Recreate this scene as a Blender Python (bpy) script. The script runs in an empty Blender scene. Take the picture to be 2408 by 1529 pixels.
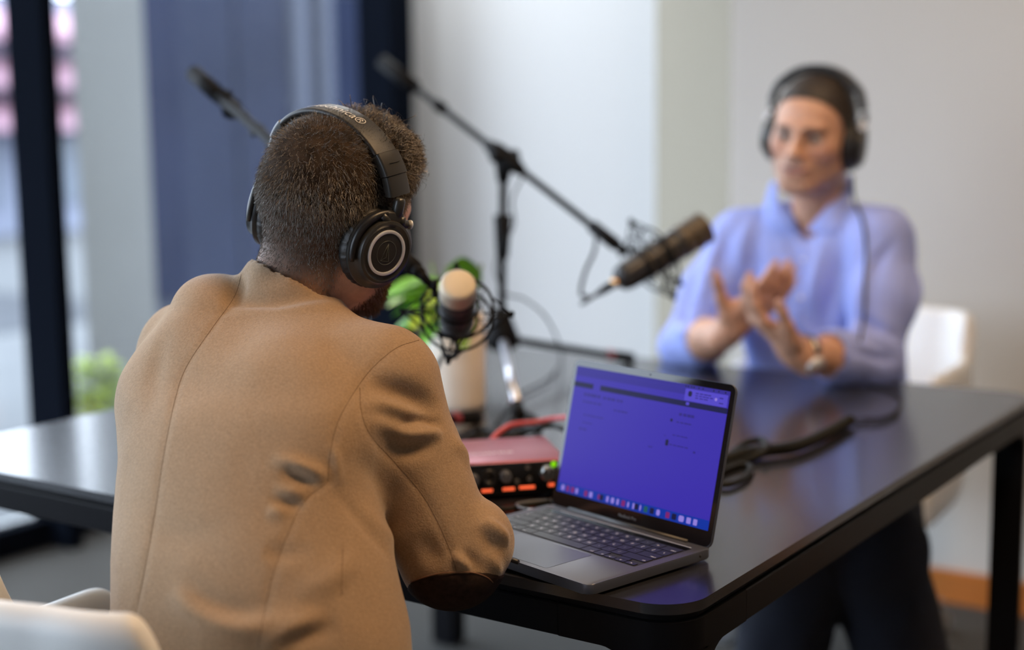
import bpy, bmesh, math, random
import numpy as np
from mathutils import Vector, Matrix
from mathutils.bvhtree import BVHTree

random.seed(7); RNG = np.random.default_rng(11)
SC = bpy.context.scene
COL = SC.collection
PI = math.pi

# ---------------------------------------------------------------- camera
FPX = 50 / 36 * 2408
CXP, CYP = 1204.0, 764.5
CAM = np.array([0.6626906, -1.27723969, 1.24443092])
YAW, PITCH, ROLL = -0.60087784, -0.13954576, -0.01189228

def cam_axes():
    cy_, sy_ = math.cos(YAW), math.sin(YAW)
    F = np.array([sy_ * math.cos(PITCH), cy_ * math.cos(PITCH), math.sin(PITCH)])
    R = np.array([cy_, -sy_, 0.0]); U = np.cross(R, F)
    return R * math.cos(ROLL) + U * math.sin(ROLL), -R * math.sin(ROLL) + U * math.cos(ROLL), F
CR, CU, CF = cam_axes()
cam_data = bpy.data.cameras.new('camera'); cam = bpy.data.objects.new('camera', cam_data); COL.objects.link(cam)
Mc = Matrix.Identity(4)
for i in range(3):
    Mc[i][0] = CR[i]; Mc[i][1] = CU[i]; Mc[i][2] = -CF[i]; Mc[i][3] = CAM[i]
cam.matrix_world = Mc
cam_data.lens = 50; cam_data.sensor_width = 36; cam_data.sensor_fit = 'HORIZONTAL'
cam_data.clip_start = 0.05; cam_data.clip_end = 200
cam_data.dof.use_dof = True; cam_data.dof.focus_distance = 1.56; cam_data.dof.aperture_fstop = 1.8
SC.camera = cam

# ---------------------------------------------------------------- world, lights, exposure
SC.view_settings.view_transform = 'Standard'; SC.view_settings.look = 'None'
SC.view_settings.exposure = -0.19; SC.view_settings.gamma = 1.0; SC.view_settings.use_curve_mapping = False
SC.cycles.use_denoising = True
SC.cycles.max_bounces = 8
wd = bpy.data.worlds.new('overcast_sky'); SC.world = wd; wd.use_nodes = True
nt = wd.node_tree; nt.nodes.clear()
wo = nt.nodes.new('ShaderNodeOutputWorld'); wb = nt.nodes.new('ShaderNodeBackground')
wt = nt.nodes.new('ShaderNodeTexCoord'); wsx = nt.nodes.new('ShaderNodeSeparateXYZ'); wr = nt.nodes.new('ShaderNodeValToRGB')
nt.links.new(wt.outputs['Generated'], wsx.inputs[0]); nt.links.new(wsx.outputs['Z'], wr.inputs[0])
wr.color_ramp.elements[0].position = 0.0; wr.color_ramp.elements[0].color = (0.80, 0.87, 1.0, 1)
wr.color_ramp.elements[1].position = 0.8; wr.color_ramp.elements[1].color = (0.80, 0.87, 1.0, 1)
nt.links.new(wr.outputs[0], wb.inputs[0]); wb.inputs[1].default_value = 8.0
nt.links.new(wb.outputs[0], wo.inputs[0])

WX = -2.92; YB = 2.316; YF = 3.28; XR = 2.6; YN = -3.6; HC = 2.75   # room shell

def area(name, loc, rot, sx, sy, power, color, portal=False, spread=None):
    l = bpy.data.lights.new(name, 'AREA'); l.shape = 'RECTANGLE'; l.size = sx; l.size_y = sy
    l.energy = power; l.color = color
    if portal: l.cycles.is_portal = True
    if spread is not None: l.spread = spread
    o = bpy.data.objects.new(name, l); COL.objects.link(o); o.location = loc; o.rotation_euler = rot
    return o
LAMPS = [(0.55, 0.05), (0.35, 1.05), (-1.1, 0.6), (-2.45, 2.62)]  # added: warm fill for the far face, cool wash for the far wall
LAMP_W = [30, 7, 2, 26]
LAMP_C = [(1.0, 0.60, 0.28), (1.0, 0.64, 0.34), (1.0, 0.66, 0.36), (0.86, 0.93, 1.0)]

def P(px, py, z):
    """the point a distance z in front of the camera seen at photo pixel (px, py)"""
    return CAM + z * (CF + CR * (px - CXP) / FPX - CU * (py - CYP) / FPX)
def PH(px, py, h):
    d = CF + CR * (px - CXP) / FPX - CU * (py - CYP) / FPX
    return CAM + d * (h - CAM[2]) / d[2]
def rdir(px, py):
    d = CF + CR * (px - CXP) / FPX - CU * (py - CYP) / FPX
    return d / np.linalg.norm(d)

# ---------------------------------------------------------------- materials
def srgb(r, g, b):
    f = lambda c: (c / 255) / 12.92 if c / 255 <= 0.04045 else ((c / 255 + 0.055) / 1.055) ** 2.4
    return (f(r), f(g), f(b))
MATS = {}
def mat(name, col, rough=0.5, metal=0.0, noise=0.0, nscale=40.0, bump=0.0, bscale=200.0, sheen=0.0, spec=0.5,
        emit=None, estr=0.0, sub=0.0, trans=0.0, alpha=1.0, coat=0.0, stretch=None, detail=4.0):
    if name in MATS: return MATS[name]
    m = bpy.data.materials.new(name); m.use_nodes = True; MATS[name] = m
    n = m.node_tree.nodes; L = m.node_tree.links; b = n['Principled BSDF']
    b.inputs['Base Color'].default_value = (*col, 1); b.inputs['Roughness'].default_value = rough
    b.inputs['Metallic'].default_value = metal; b.inputs['Specular IOR Level'].default_value = spec
    if sheen: b.inputs['Sheen Weight'].default_value = sheen; b.inputs['Sheen Roughness'].default_value = 0.4
    if sub: b.inputs['Subsurface Weight'].default_value = sub; b.inputs['Subsurface Radius'].default_value = (0.012, 0.004, 0.002); b.inputs['Subsurface Scale'].default_value = 1.0
    if trans: b.inputs['Transmission Weight'].default_value = trans
    if coat: b.inputs['Coat Weight'].default_value = coat; b.inputs['Coat Roughness'].default_value = 0.1
    if emit is not None: b.inputs['Emission Color'].default_value = (*emit, 1); b.inputs['Emission Strength'].default_value = estr
    if noise or bump:
        tc = n.new('ShaderNodeTexCoord'); src = tc.outputs['Object']
        if stretch:
            mp = n.new('ShaderNodeMapping'); mp.inputs['Scale'].default_value = stretch; L.new(src, mp.inputs[0]); src = mp.outputs[0]
    if noise:
        t = n.new('ShaderNodeTexNoise'); t.inputs['Scale'].default_value = nscale; t.inputs['Detail'].default_value = detail
        L.new(src, t.inputs['Vector'])
        r = n.new('ShaderNodeValToRGB'); r.color_ramp.elements[0].position = 0.3; r.color_ramp.elements[1].position = 0.7
        r.color_ramp.elements[0].color = (*[max(0, c * (1 - noise)) for c in col], 1)
        r.color_ramp.elements[1].color = (*[min(1, c * (1 + noise)) for c in col], 1)
        L.new(t.outputs['Fac'], r.inputs[0]); L.new(r.outputs[0], b.inputs['Base Color'])
    if bump:
        t2 = n.new('ShaderNodeTexNoise'); t2.inputs['Scale'].default_value = bscale; t2.inputs['Detail'].default_value = 3
        L.new(src, t2.inputs['Vector'])
        bp = n.new('ShaderNodeBump'); bp.inputs['Strength'].default_value = bump; bp.inputs['Distance'].default_value = 0.002
        L.new(t2.outputs['Fac'], bp.inputs['Height']); L.new(bp.outputs[0], b.inputs['Normal'])
    return m

# ---------------------------------------------------------------- object helpers
def link(o, parent=None):
    COL.objects.link(o)
    if parent is not None: o.parent = parent
    return o
def tag(o, label=None, cat=None, group=None, kind=None):
    if label: o['label'] = label
    if cat: o['category'] = cat
    if group: o['group'] = group
    if kind: o['kind'] = kind
    return o
def thing(name, label, cat, loc=(0, 0, 0), group=None):
    o = bpy.data.objects.new(name, None); COL.objects.link(o); o.location = loc; o.empty_display_size = 0.05
    THINGS.append(o)
    return tag(o, label, cat, group)
THINGS = []
def obj(name, bm, m, parent=None, smooth=True, world=True):
    """bm holds WORLD coordinates; they are moved into the parent's frame (parents are only translated)"""
    me = bpy.data.meshes.new(name)
    if isinstance(bm, bmesh.types.BMesh):
        if parent is not None:
            bmesh.ops.translate(bm, verts=bm.verts, vec=-wloc(parent))
        bmesh.ops.recalc_face_normals(bm, faces=bm.faces)
        bm.to_mesh(me); bm.free()
    else:
        V, Fs = bm
        V = np.asarray(V, float)
        if parent is not None: V = V - np.array(wloc(parent))
        me.from_pydata(V.tolist(), [], [list(map(int, f)) for f in Fs] if not isinstance(Fs, np.ndarray) else Fs.tolist())
    if m is not None:
        for mm in (m if isinstance(m, (list, tuple)) else [m]): me.materials.append(mm)
    if smooth:
        me.shade_smooth() if hasattr(me, 'shade_smooth') else None
    o = bpy.data.objects.new(name, me); link(o, parent)
    return o
def wloc(o):
    v = Vector((0, 0, 0))
    while o is not None:
        v += o.location; o = o.parent
    return v
def auto(o, ang=35):
    me = o.data
    try: me.set_sharp_from_angle(angle=math.radians(ang))
    except Exception: pass
    return o
def struct(o): o['kind'] = 'structure'; return o

def frame_from(d, up=(0, 0, 1)):
    d = Vector(d).normalized(); u = Vector(up)
    if abs(d.dot(u)) > 0.98: u = Vector((0, 1, 0))
    x = u.cross(d).normalized(); y = d.cross(x)
    return x, y, d
def box(bm, c, s, R=None, bev=0.0, seg=2):
    """box centre c, full size s, optional 3x3 rotation"""
    r = bmesh.ops.create_cube(bm, size=1.0); vs = r['verts']
    for v in vs: v.co = Vector((v.co.x * s[0], v.co.y * s[1], v.co.z * s[2]))
    if bev:
        es = list({e for v in vs for e in v.link_edges})
        rr = bmesh.ops.bevel(bm, geom=es, offset=bev, segments=seg, affect='EDGES', profile=0.5)
        vs = list({v for f in rr['faces'] for v in f.verts} | {v for v in vs if v.is_valid})
    M = (R.to_4x4() if R is not None else Matrix.Identity(4))
    for v in vs: v.co = (M @ v.co) + Vector(c)
    return vs
def tube(bm, pts, rad, n=10, cap=True, closed=False):
    """tube along a polyline; rad number or list"""
    pts = [Vector(p) for p in pts]; k = len(pts)
    rads = rad if isinstance(rad, (list, tuple, np.ndarray)) else [rad] * k
    prev = None; rings = []
    for i, p in enumerate(pts):
        a = pts[(i - 1) % k] if (closed or i > 0) else p
        b = pts[(i + 1) % k] if (closed or i < k - 1) else p
        d = (b - a)
        if d.length < 1e-9: d = Vector((0, 0, 1))
        d.normalize()
        if prev is None:
            x, y, _ = frame_from(d)
        else:
            x = prev - d * prev.dot(d)
            if x.length < 1e-6: x, y, _ = frame_from(d)
            x.normalize(); y = d.cross(x)
        prev = x
        rings.append([bm.verts.new(p + (x * math.cos(2 * PI * j / n) + y * math.sin(2 * PI * j / n)) * rads[i]) for j in range(n)])
    m = k if closed else k - 1
    for i in range(m):
        A, B = rings[i], rings[(i + 1) % k]
        for j in range(n):
            try: bm.faces.new((A[j], A[(j + 1) % n], B[(j + 1) % n], B[j]))
            except ValueError: pass
    if cap and not closed:
        bm.faces.new(list(reversed(rings[0]))); bm.faces.new(rings[-1])
def spline(pts, n=8, closed=False):
    """Catmull-Rom"""
    pts = [np.asarray(p, float) for p in pts]; k = len(pts); out = []
    for i in range(k if closed else k - 1):
        p0 = pts[(i - 1) % k] if (closed or i > 0) else 2 * pts[0] - pts[1]
        p1 = pts[i]; p2 = pts[(i + 1) % k]
        p3 = pts[(i + 2) % k] if (closed or i < k - 2) else 2 * p2 - p1
        for t in np.linspace(0, 1, n, endpoint=False):
            out.append(0.5 * ((2 * p1) + (-p0 + p2) * t + (2 * p0 - 5 * p1 + 4 * p2 - p3) * t * t + (-p0 + 3 * p1 - 3 * p2 + p3) * t ** 3))
    if not closed: out.append(pts[-1])
    return out
def lathe(bm, origin, axis, prof, n=32, up=(0, 0, 1), cap=True):
    """prof: list of (distance along axis, radius)"""
    x, y, d = frame_from(axis, up); o = Vector(origin); rings = []
    for t, r in prof:
        rings.append([bm.verts.new(o + d * t + (x * math.cos(2 * PI * j / n) + y * math.sin(2 * PI * j / n)) * max(r, 1e-5)) for j in range(n)])
    for A, B in zip(rings, rings[1:]):
        for j in range(n): bm.faces.new((A[j], A[(j + 1) % n], B[(j + 1) % n], B[j]))
    if cap: bm.faces.new(list(reversed(rings[0]))); bm.faces.new(rings[-1])
def prism(bm, poly, z0, z1):
    """poly list of (x,y)"""
    A = [bm.verts.new((x, y, z0)) for x, y in poly]; B = [bm.verts.new((x, y, z1)) for x, y in poly]; n = len(poly)
    bm.faces.new(list(reversed(A))); bm.faces.new(B)
    for i in range(n): bm.faces.new((A[i], A[(i + 1) % n], B[(i + 1) % n], B[i]))
def rrect(x0, y0, x1, y1, r, n=8):
    out = []
    for cx, cy, a0 in ((x1 - r, y1 - r, 0), (x0 + r, y1 - r, PI / 2), (x0 + r, y0 + r, PI), (x1 - r, y0 + r, 3 * PI / 2)):
        for i in range(n + 1):
            a = a0 + PI / 2 * i / n; out.append((cx + r * math.cos(a), cy + r * math.sin(a)))
    return out
def B(): return bmesh.new()
def M3(x, y, z):
    return Matrix((x, y, z)).transposed()

# ---------------------------------------------------------------- signed-distance sculpting
class Sdf:
    def __init__(s): s.p = []
    def cap(s, a, b, ra, rb=None, k=0.01, op=1):
        s.p.append(('c', np.asarray(a, float), np.asarray(b, float), float(ra), float(rb if rb is not None else ra), k, op)); return s
    def ell(s, c, r, R=None, k=0.01, op=1):
        s.p.append(('e', np.asarray(c, float), np.asarray(r, float), np.eye(3) if R is None else np.asarray(R, float), 0, k, op)); return s
    def loft(s, rows, k=0.01, op=1, ex=2.4, yaw=0.0):
        """rows of (h, cx, cy, half width, half depth)"""
        rows = np.asarray(rows, float); n_ = len(rows); t_ = np.linspace(0, n_ - 1, (n_ - 1) * 8 + 1)
        i_ = np.clip(t_.astype(int), 0, n_ - 2); f_ = (t_ - i_)[:, None]
        tg = np.gradient(rows, axis=0); f2, f3 = f_ ** 2, f_ ** 3
        up = (2 * f3 - 3 * f2 + 1) * rows[i_] + (f3 - 2 * f2 + f_) * tg[i_] + (3 * f2 - 2 * f3) * rows[i_ + 1] + (f3 - f2) * tg[i_ + 1]
        up[:, 0] = np.maximum.accumulate(up[:, 0] + np.arange(len(up)) * 1e-7)
        s.p.append(('l', up, ex, yaw, 0, k, op)); return s
    def xf(s, M, start=0):
        """transform primitives from 'start' by 4x4 M (rigid)"""
        M = np.asarray(M, float); Rm = M[:3, :3]; t = M[:3, 3]
        for i in range(start, len(s.p)):
            q = s.p[i]
            if q[0] == 'c': s.p[i] = ('c', Rm @ q[1] + t, Rm @ q[2] + t, *q[3:])
            elif q[0] == 'e': s.p[i] = ('e', Rm @ q[1] + t, q[2], q[3] @ Rm.T, *q[4:])
        return s
    @staticmethod
    def one(q, X):
        if q[0] == 'c':
            _, a, b, ra, rb, k, op = q
            ab = b - a; L2 = max(ab @ ab, 1e-12)
            t = np.clip(((X - a) @ ab) / L2, 0, 1)
            return np.linalg.norm(X - a - t[:, None] * ab, axis=1) - (ra + (rb - ra) * t)
        if q[0] == 'e':
            _, c, r, R, _z, k, op = q
            Y = (X - c) @ R.T
            k0 = np.linalg.norm(Y / r, axis=1); k1 = np.linalg.norm(Y / (r * r), axis=1)
            return k0 * (k0 - 1) / np.maximum(k1, 1e-9)
        _, rows, ex, yaw, _z, k, op = q
        h = X[:, 2]; hc = np.clip(h, rows[0, 0], rows[-1, 0])
        cx = np.interp(hc, rows[:, 0], rows[:, 1]); cy = np.interp(hc, rows[:, 0], rows[:, 2])
        a = np.interp(hc, rows[:, 0], rows[:, 3]); b = np.interp(hc, rows[:, 0], rows[:, 4])
        dx = X[:, 0] - cx; dy = X[:, 1] - cy
        if yaw: c_, s_ = math.cos(yaw), math.sin(yaw); dx, dy = dx * c_ + dy * s_, -dx * s_ + dy * c_
        rr = (np.abs(dx / a) ** ex + np.abs(dy / b) ** ex) ** (1 / ex)
        d = (rr - 1) * np.minimum(a, b)
        dz = np.abs(h - hc)
        return np.where(dz > 0, np.sqrt(np.maximum(d, 0) ** 2 + dz ** 2), d)
    def ev(s, X, prims=None):
        D = None
        for q in (s.p if prims is None else prims):
            d = s.one(q, X); k = q[-2]; op = q[-1]
            if D is None: D = d; continue
            if op == 1:
                h = np.maximum(k - np.abs(D - d), 0) / k; D = np.minimum(D, d) - h * h * k * 0.25
            else:
                h = np.maximum(k - np.abs(D + d), 0) / k; D = np.maximum(D, -d) + h * h * k * 0.25
        return D
    def mesh(s, vox, lo, hi, smooth=2, B=12, field=None):
        lo = np.asarray(lo, float); hi = np.asarray(hi, float)
        N = np.ceil((hi - lo) / vox).astype(int) + 2; nb = -(-N // B)
        G = np.stack(np.meshgrid(*[np.arange(n) for n in nb], indexing='ij'), -1).reshape(-1, 3)
        C = lo + (G * B + B / 2) * vox; rad = B * vox * 0.87
        dall = s.ev(C); keep = np.abs(dall) < rad * 1.5 + 0.012
        G = G[keep]; C = C[keep]
        pd = np.stack([s.one(q, C) for q in s.p], 1)
        NY, NZ = int(N[1] + 2 * B), int(N[2] + 2 * B)
        o = np.stack(np.meshgrid(*[np.arange(-1, B + 1)] * 3, indexing='ij'), -1).reshape(-1, 3)
        n2 = B + 2; ids = []; vs = []; qs = []
        corner = [(a, b, c) for a in (0, 1) for b in (0, 1) for c in (0, 1)]
        edges = [(i, j) for i in range(8) for j in range(i + 1, 8) if sum(abs(np.array(corner[i]) - np.array(corner[j]))) == 1]
        for gi in range(len(G)):
            I0 = G[gi] * B
            m = pd[gi]; mn = min(x for x, q in zip(m, s.p) if q[-1] == 1)
            lim = max(mn, 0) + 2 * rad + 0.04
            pr = [q for q, x in zip(s.p, m) if x < lim]
            if not pr or pr[0][-1] != 1: pr = s.p
            X = lo + (I0 + o) * vox
            D = s.ev(X, pr)
            if field is not None: D = field(X, D)
            D = D.reshape(n2, n2, n2)
            if D.min() > 0 or D.max() < 0: continue
            S = D < 0
            cs = [S[a:a + n2 - 1, b:b + n2 - 1, c:c + n2 - 1] for a, b, c in corner]
            dv = [D[a:a + n2 - 1, b:b + n2 - 1, c:c + n2 - 1] for a, b, c in corner]
            cnt = sum(x.astype(np.int8) for x in cs); act = (cnt > 0) & (cnt < 8)
            if not act.any(): continue
            pos = np.zeros(act.shape + (3,)); num = np.zeros(act.shape)
            for i, j in edges:
                x = cs[i] != cs[j]
                t = np.where(x, dv[i] / np.where(x, dv[i] - dv[j], 1), 0)
                a = np.array(corner[i], float); b = np.array(corner[j], float)
                pos += np.where(x[..., None], a + t[..., None] * (b - a), 0); num += x
            idx = np.argwhere(act); pp = pos[act] / num[act][:, None]
            cell = idx - 1 + I0
            gid = ((cell[:, 0] + 1) * NY + cell[:, 1] + 1) * NZ + cell[:, 2] + 1
            ids.append(gid); vs.append(lo + (cell + pp) * vox)
            for ax in range(3):
                sl0 = [slice(1, n2 - 1)] * 3; sl1 = list(sl0); sl1[ax] = slice(2, n2)
                a = S[tuple(sl0)]; b = S[tuple(sl1)]; x = a != b
                if not x.any(): continue
                e = np.argwhere(x) + 1 - 1 + I0; fl = a[x]
                u, v = [(1, 2), (2, 0), (0, 1)][ax]
                def gidc(du, dv_):
                    c = e.copy(); c[:, u] += du; c[:, v] += dv_
                    return ((c[:, 0] + 1) * NY + c[:, 1] + 1) * NZ + c[:, 2] + 1
                q = np.stack([gidc(-1, -1), gidc(0, -1), gidc(0, 0), gidc(-1, 0)], 1)
                q[~fl] = q[~fl][:, ::-1]; qs.append(q)
        ids = np.concatenate(ids); vs = np.concatenate(vs); qs = np.concatenate(qs)
        uid, first = np.unique(ids, return_index=True); V = vs[first]
        Q = np.searchsorted(uid, qs); ok = (Q < len(uid)).all(1); Q = Q[ok]; qs = qs[ok]
        ok = (uid[Q] == qs).all(1); Q = Q[ok]
        for _ in range(smooth): V = lap(V, Q, 0.5)
        return V, Q
def lap(V, Q, w):
    acc = np.zeros_like(V); n = np.zeros(len(V))
    for a, b in ((0, 1), (1, 2), (2, 3), (3, 0)):
        for i, j in ((a, b), (b, a)):
            for c in range(3): acc[:, c] += np.bincount(Q[:, i], V[Q[:, j], c], len(V))
            n += np.bincount(Q[:, i], minlength=len(V))
    return V + w * (acc / np.maximum(n, 1)[:, None] - V)
def vnormals(V, Q):
    fn = np.cross(V[Q[:, 2]] - V[Q[:, 0]], V[Q[:, 3]] - V[Q[:, 1]]); N = np.zeros_like(V)
    for i in range(4):
        for c in range(3): N[:, c] += np.bincount(Q[:, i], fn[:, c], len(V))
    return N / np.maximum(np.linalg.norm(N, axis=1), 1e-12)[:, None]
def seg_dist(X, path):
    """distance to a polyline and the parameter (0..1) along it"""
    best = np.full(len(X), 1e9); par = np.zeros(len(X)); m = len(path) - 1
    for i in range(m):
        a, b = np.asarray(path[i]), np.asarray(path[i + 1]); ab = b - a
        t = np.clip((X - a) @ ab / max(ab @ ab, 1e-12), 0, 1)
        d = np.linalg.norm(X - a - t[:, None] * ab, axis=1); w = d < best
        best[w] = d[w]; par[w] = (i + t[w]) / m
    return best, par
def crease(V, N, path, width, amp, taper=True):
    """push the surface along its normal in a soft ridge (amp>0) or valley (amp<0)"""
    path = np.asarray(path); lo = path.min(0) - 4 * width; hi = path.max(0) + 4 * width
    m = ((V > lo) & (V < hi)).all(1)
    if not m.any(): return
    d, t = seg_dist(V[m], path)
    g = np.exp(-(d / width) ** 2) * amp
    if taper: g *= np.clip(np.sin(np.pi * np.clip(t, 0, 1)), 0, 1) ** 1.1 * 1.15
    V[m] += N[m] * g[:, None]
def bvh(V, Q): return BVHTree.FromPolygons(V.tolist(), Q.tolist())
def on_surface(tree, pix, n=6):
    """where the sight lines through photo pixels meet a surface"""
    out = []
    for q in spline([(x, y) for x, y in pix], n):
        hit = tree.ray_cast(Vector(CAM), Vector(rdir(*q)))
        if hit[0] is not None: out.append(np.array(hit[0]))
    return out
def patch(V, Q, N, mask, off, feather=None):
    """faces whose vertices satisfy mask, lifted by off (scalar or per-vertex) -> own mesh"""
    fm = mask[Q].all(1); q = Q[fm]; used = np.unique(q); mp = np.full(len(V), -1); mp[used] = np.arange(len(used))
    o = off[used][:, None] if isinstance(off, np.ndarray) else off
    return V[used] + N[used] * o, mp[q]
def vnoise(X, scale, seed=0):
    """cheap smooth value noise in -1..1"""
    Y = X * scale + seed * 17.3; i = np.floor(Y).astype(np.int64); f = Y - i; f = f * f * (3 - 2 * f); r = 0
    for a in (0, 1):
        for b in (0, 1):
            for c in (0, 1):
                h = ((i[:, 0] + a) * 73856093) ^ ((i[:, 1] + b) * 19349663) ^ ((i[:, 2] + c) * 83492791)
                h = (h * 2654435761) & 0xffffffff; h = ((h >> 13) ^ h) & 0xffff
                w = (f[:, 0] if a else 1 - f[:, 0]) * (f[:, 1] if b else 1 - f[:, 1]) * (f[:, 2] if c else 1 - f[:, 2])
                r = r + w * (h / 32767.5 - 1)
    return r

# ================================================================ ROOM SHELL
m_carpet = mat('carpet', (0.075, 0.073, 0.068), rough=0.95, noise=0.35, nscale=300, bump=0.6, bscale=500, spec=0.1)
m_wall = mat('painted_wall', (0.57, 0.56, 0.53), rough=0.85, bump=0.05, bscale=400, spec=0.2)
m_wallshade = mat('painted_wall_shaded', (0.325, 0.295, 0.235), rough=0.85, bump=0.05, bscale=400, spec=0.2)  # warm dimming of the face turned from the windows, put into the colour
m_dim = mat('taupe_wall', (0.22, 0.205, 0.19), rough=0.9)
m_white = mat('white_wall', (0.60, 0.605, 0.61), rough=0.7, spec=0.3)
m_ceil = mat('ceiling_paint', (0.5, 0.5, 0.49), rough=0.9)
m_steel = mat('black_frame', (0.0035, 0.005, 0.009), rough=0.95, spec=0.02)
m_orange = mat('orange_wood', (0.52, 0.17, 0.025), rough=0.5, noise=0.15, nscale=8, stretch=(1, 1, 20))

def slab(name, x0, x1, y0, y1, z0, z1, m, parent=None):
    b = B(); box(b, ((x0 + x1) / 2, (y0 + y1) / 2, (z0 + z1) / 2), (x1 - x0, y1 - y0, z1 - z0))
    return obj(name, b, m, parent, smooth=False)
def wy(px, x, py=600):                       # y where the sight line through px meets the plane x
    d = rdir(px, py); return CAM[1] + d[1] * (x - CAM[0]) / d[0]
def wxx(px, y, py=600):
    d = rdir(px, py); return CAM[0] + d[0] * (y - CAM[1]) / d[1]

struct(slab('floor', WX, XR, YN, YF, -0.08, 0, m_carpet))
struct(slab('ceiling', WX - .1, XR + .12, YN - .1, YF + .12, HC, HC + 0.1, m_ceil))
XC = -1.065
struct(slab('wall_back', XC, XR, YB, YB + 0.12, 0, HC, m_wall))
struct(slab('wall_right', XR, XR + 0.1, YN, YB + 0.12, 0, HC, m_dim))
struct(slab('wall_front', -0.9, XR + 0.1, YN - 0.1, YN, 0, HC, m_dim))
XE = float(wxx(1541, 2.74))
b = B(); prism(b, [(XC, YB), (XC, YB + 0.12), (XE + .12, 2.80), (XE + .12, YF), (XE, YF), (XE, 2.74)], 0, HC)
struct(obj('wall_side', b, m_wallshade, smooth=False))
struct(slab('wall_far', WX, XE + .12, YF, YF + 0.1, 0, HC, m_white))
struct(slab('baseboard_back', XC, XR, YB - 0.014, YB, 0, 0.085, m_orange))
b = B(); prism(b, [(XC, YB), (XC - .002, YB - .014), (XE - .014, 2.735), (XE, 2.74)], 0, 0.085)
struct(obj('baseboard_side', b, m_orange, smooth=False))
struct(slab('baseboard_right', XR - 0.014, XR, YN, YB - .014, 0, 0.085, m_orange))
# window wall: white stub by the far wall, then full-height glazing between deep black mullions
struct(slab('wall_left', WX - 0.1, WX, 3.07, YF + .1, 0, HC, m_white))
m_glass = bpy.data.materials.new('window_glass'); m_glass.use_nodes = True
n_ = m_glass.node_tree.nodes; l_ = m_glass.node_tree.links; n_.clear()
go = n_.new('ShaderNodeOutputMaterial'); gm = n_.new('ShaderNodeMixShader'); gt = n_.new('ShaderNodeBsdfTransparent'); gg = n_.new('ShaderNodeBsdfGlossy'); gf = n_.new('ShaderNodeMath'); lw = n_.new('ShaderNodeLayerWeight'); gp = n_.new('ShaderNodeMath')
lw.inputs['Blend'].default_value = 0.5; gp.operation = 'POWER'; gp.inputs[1].default_value = 5.0; gf.operation = 'MULTIPLY_ADD'; gf.inputs[1].default_value = 0.9; gf.inputs[2].default_value = 0.035
l_.new(lw.outputs['Facing'], gp.inputs[0]); l_.new(gp.outputs[0], gf.inputs[0]); gg.inputs['Roughness'].default_value = 0.0; gt.inputs[0].default_value = (0.93, 0.96, 0.97, 1)
l_.new(gf.outputs[0], gm.inputs[0]); l_.new(gt.outputs[0], gm.inputs[1]); l_.new(gg.outputs[0], gm.inputs[2]); l_.new(gm.outputs[0], go.inputs[0])
posts = [3.0, 1.395, -0.155, -1.705, -3.255]
edges_ = []
for i, yc in enumerate(posts):
    w = 0.13 if i == 0 else 0.05
    edges_.append((yc - w / 2, yc + w / 2))
for i in range(4):
    hi_, lo_ = edges_[i][0], edges_[i + 1][1]
    wn = bpy.data.objects.new('window_%d' % (i + 1), None); COL.objects.link(wn); wn.location = (WX, (hi_ + lo_) / 2, 0); struct(wn)
    slab('mullion', WX, WX + 0.16, edges_[i + 1][0], edges_[i + 1][1], 0, HC, m_steel, wn)
    if i == 0: slab('mullion', WX, WX + 0.16, edges_[0][0], 3.07, 0, HC, m_steel, wn)
    slab('bottom_rail', WX, WX + 0.07, lo_, hi_, 0, 0.085, m_steel, wn)
    slab('top_rail', WX, WX + 0.07, lo_, hi_, HC - 0.07, HC, m_steel, wn)
    slab('pane', WX + 0.012, WX + 0.02, lo_, hi_, 0.085, HC - 0.07, m_glass, wn)
wn = bpy.data.objects.new('window_5', None); COL.objects.link(wn); wn.location = ((WX - .9) / 2, YN, 0); struct(wn)
for xa in (WX, -1.93, -0.95): slab('mullion', xa, xa + .05, YN - .1, YN + .05, 0, HC, m_steel, wn)
for xa, xb in ((WX + .05, -1.93), (-1.88, -.95)):
    slab('bottom_rail', xa, xb, YN - .06, YN, 0, .085, m_steel, wn); slab('top_rail', xa, xb, YN - .06, YN, HC - .07, HC, m_steel, wn); slab('pane', xa, xb, YN - .035, YN - .027, .085, HC - .07, m_glass, wn)
struct(slab('trim_1', WX, WX + 0.07, YN, edges_[4][0], 0, HC, m_steel))

# ceiling lamps: recessed panels out of the frame, two of them added as fill
m_lamp = mat('lamp_diffuser', (1, 1, 1), emit=(1.0, 0.80, 0.56), estr=5.0)
m_alu = mat('brushed_aluminium', (0.62, 0.62, 0.63), rough=0.3, metal=1.0)
for i, (lx, ly) in enumerate(LAMPS):
    t = thing('ceiling_light', ['warm square ceiling panel lamp above the near right table corner', 'added warm square ceiling panel, fill light for the face of the man in the blue shirt', 'warm square ceiling panel lamp above the table by the back wall', 'added cool white square ceiling panel that brightens the far white wall'][i], 'lamp', (lx, ly, HC), 'square ceiling lamps')
    b = B(); box(b, (lx, ly, HC - 0.008), (0.64, 0.64, 0.016)); obj('frame', b, m_alu, t, smooth=False)
    b = B(); box(b, (lx, ly, HC - 0.019), (0.58, 0.58, 0.006)); obj('diffuser', b, m_lamp, t, smooth=False)
    area('ceiling_lamp', (lx, ly, HC - 0.03), (0, 0, 0), 0.56, 0.56, LAMP_W[i], LAMP_C[i])

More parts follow.
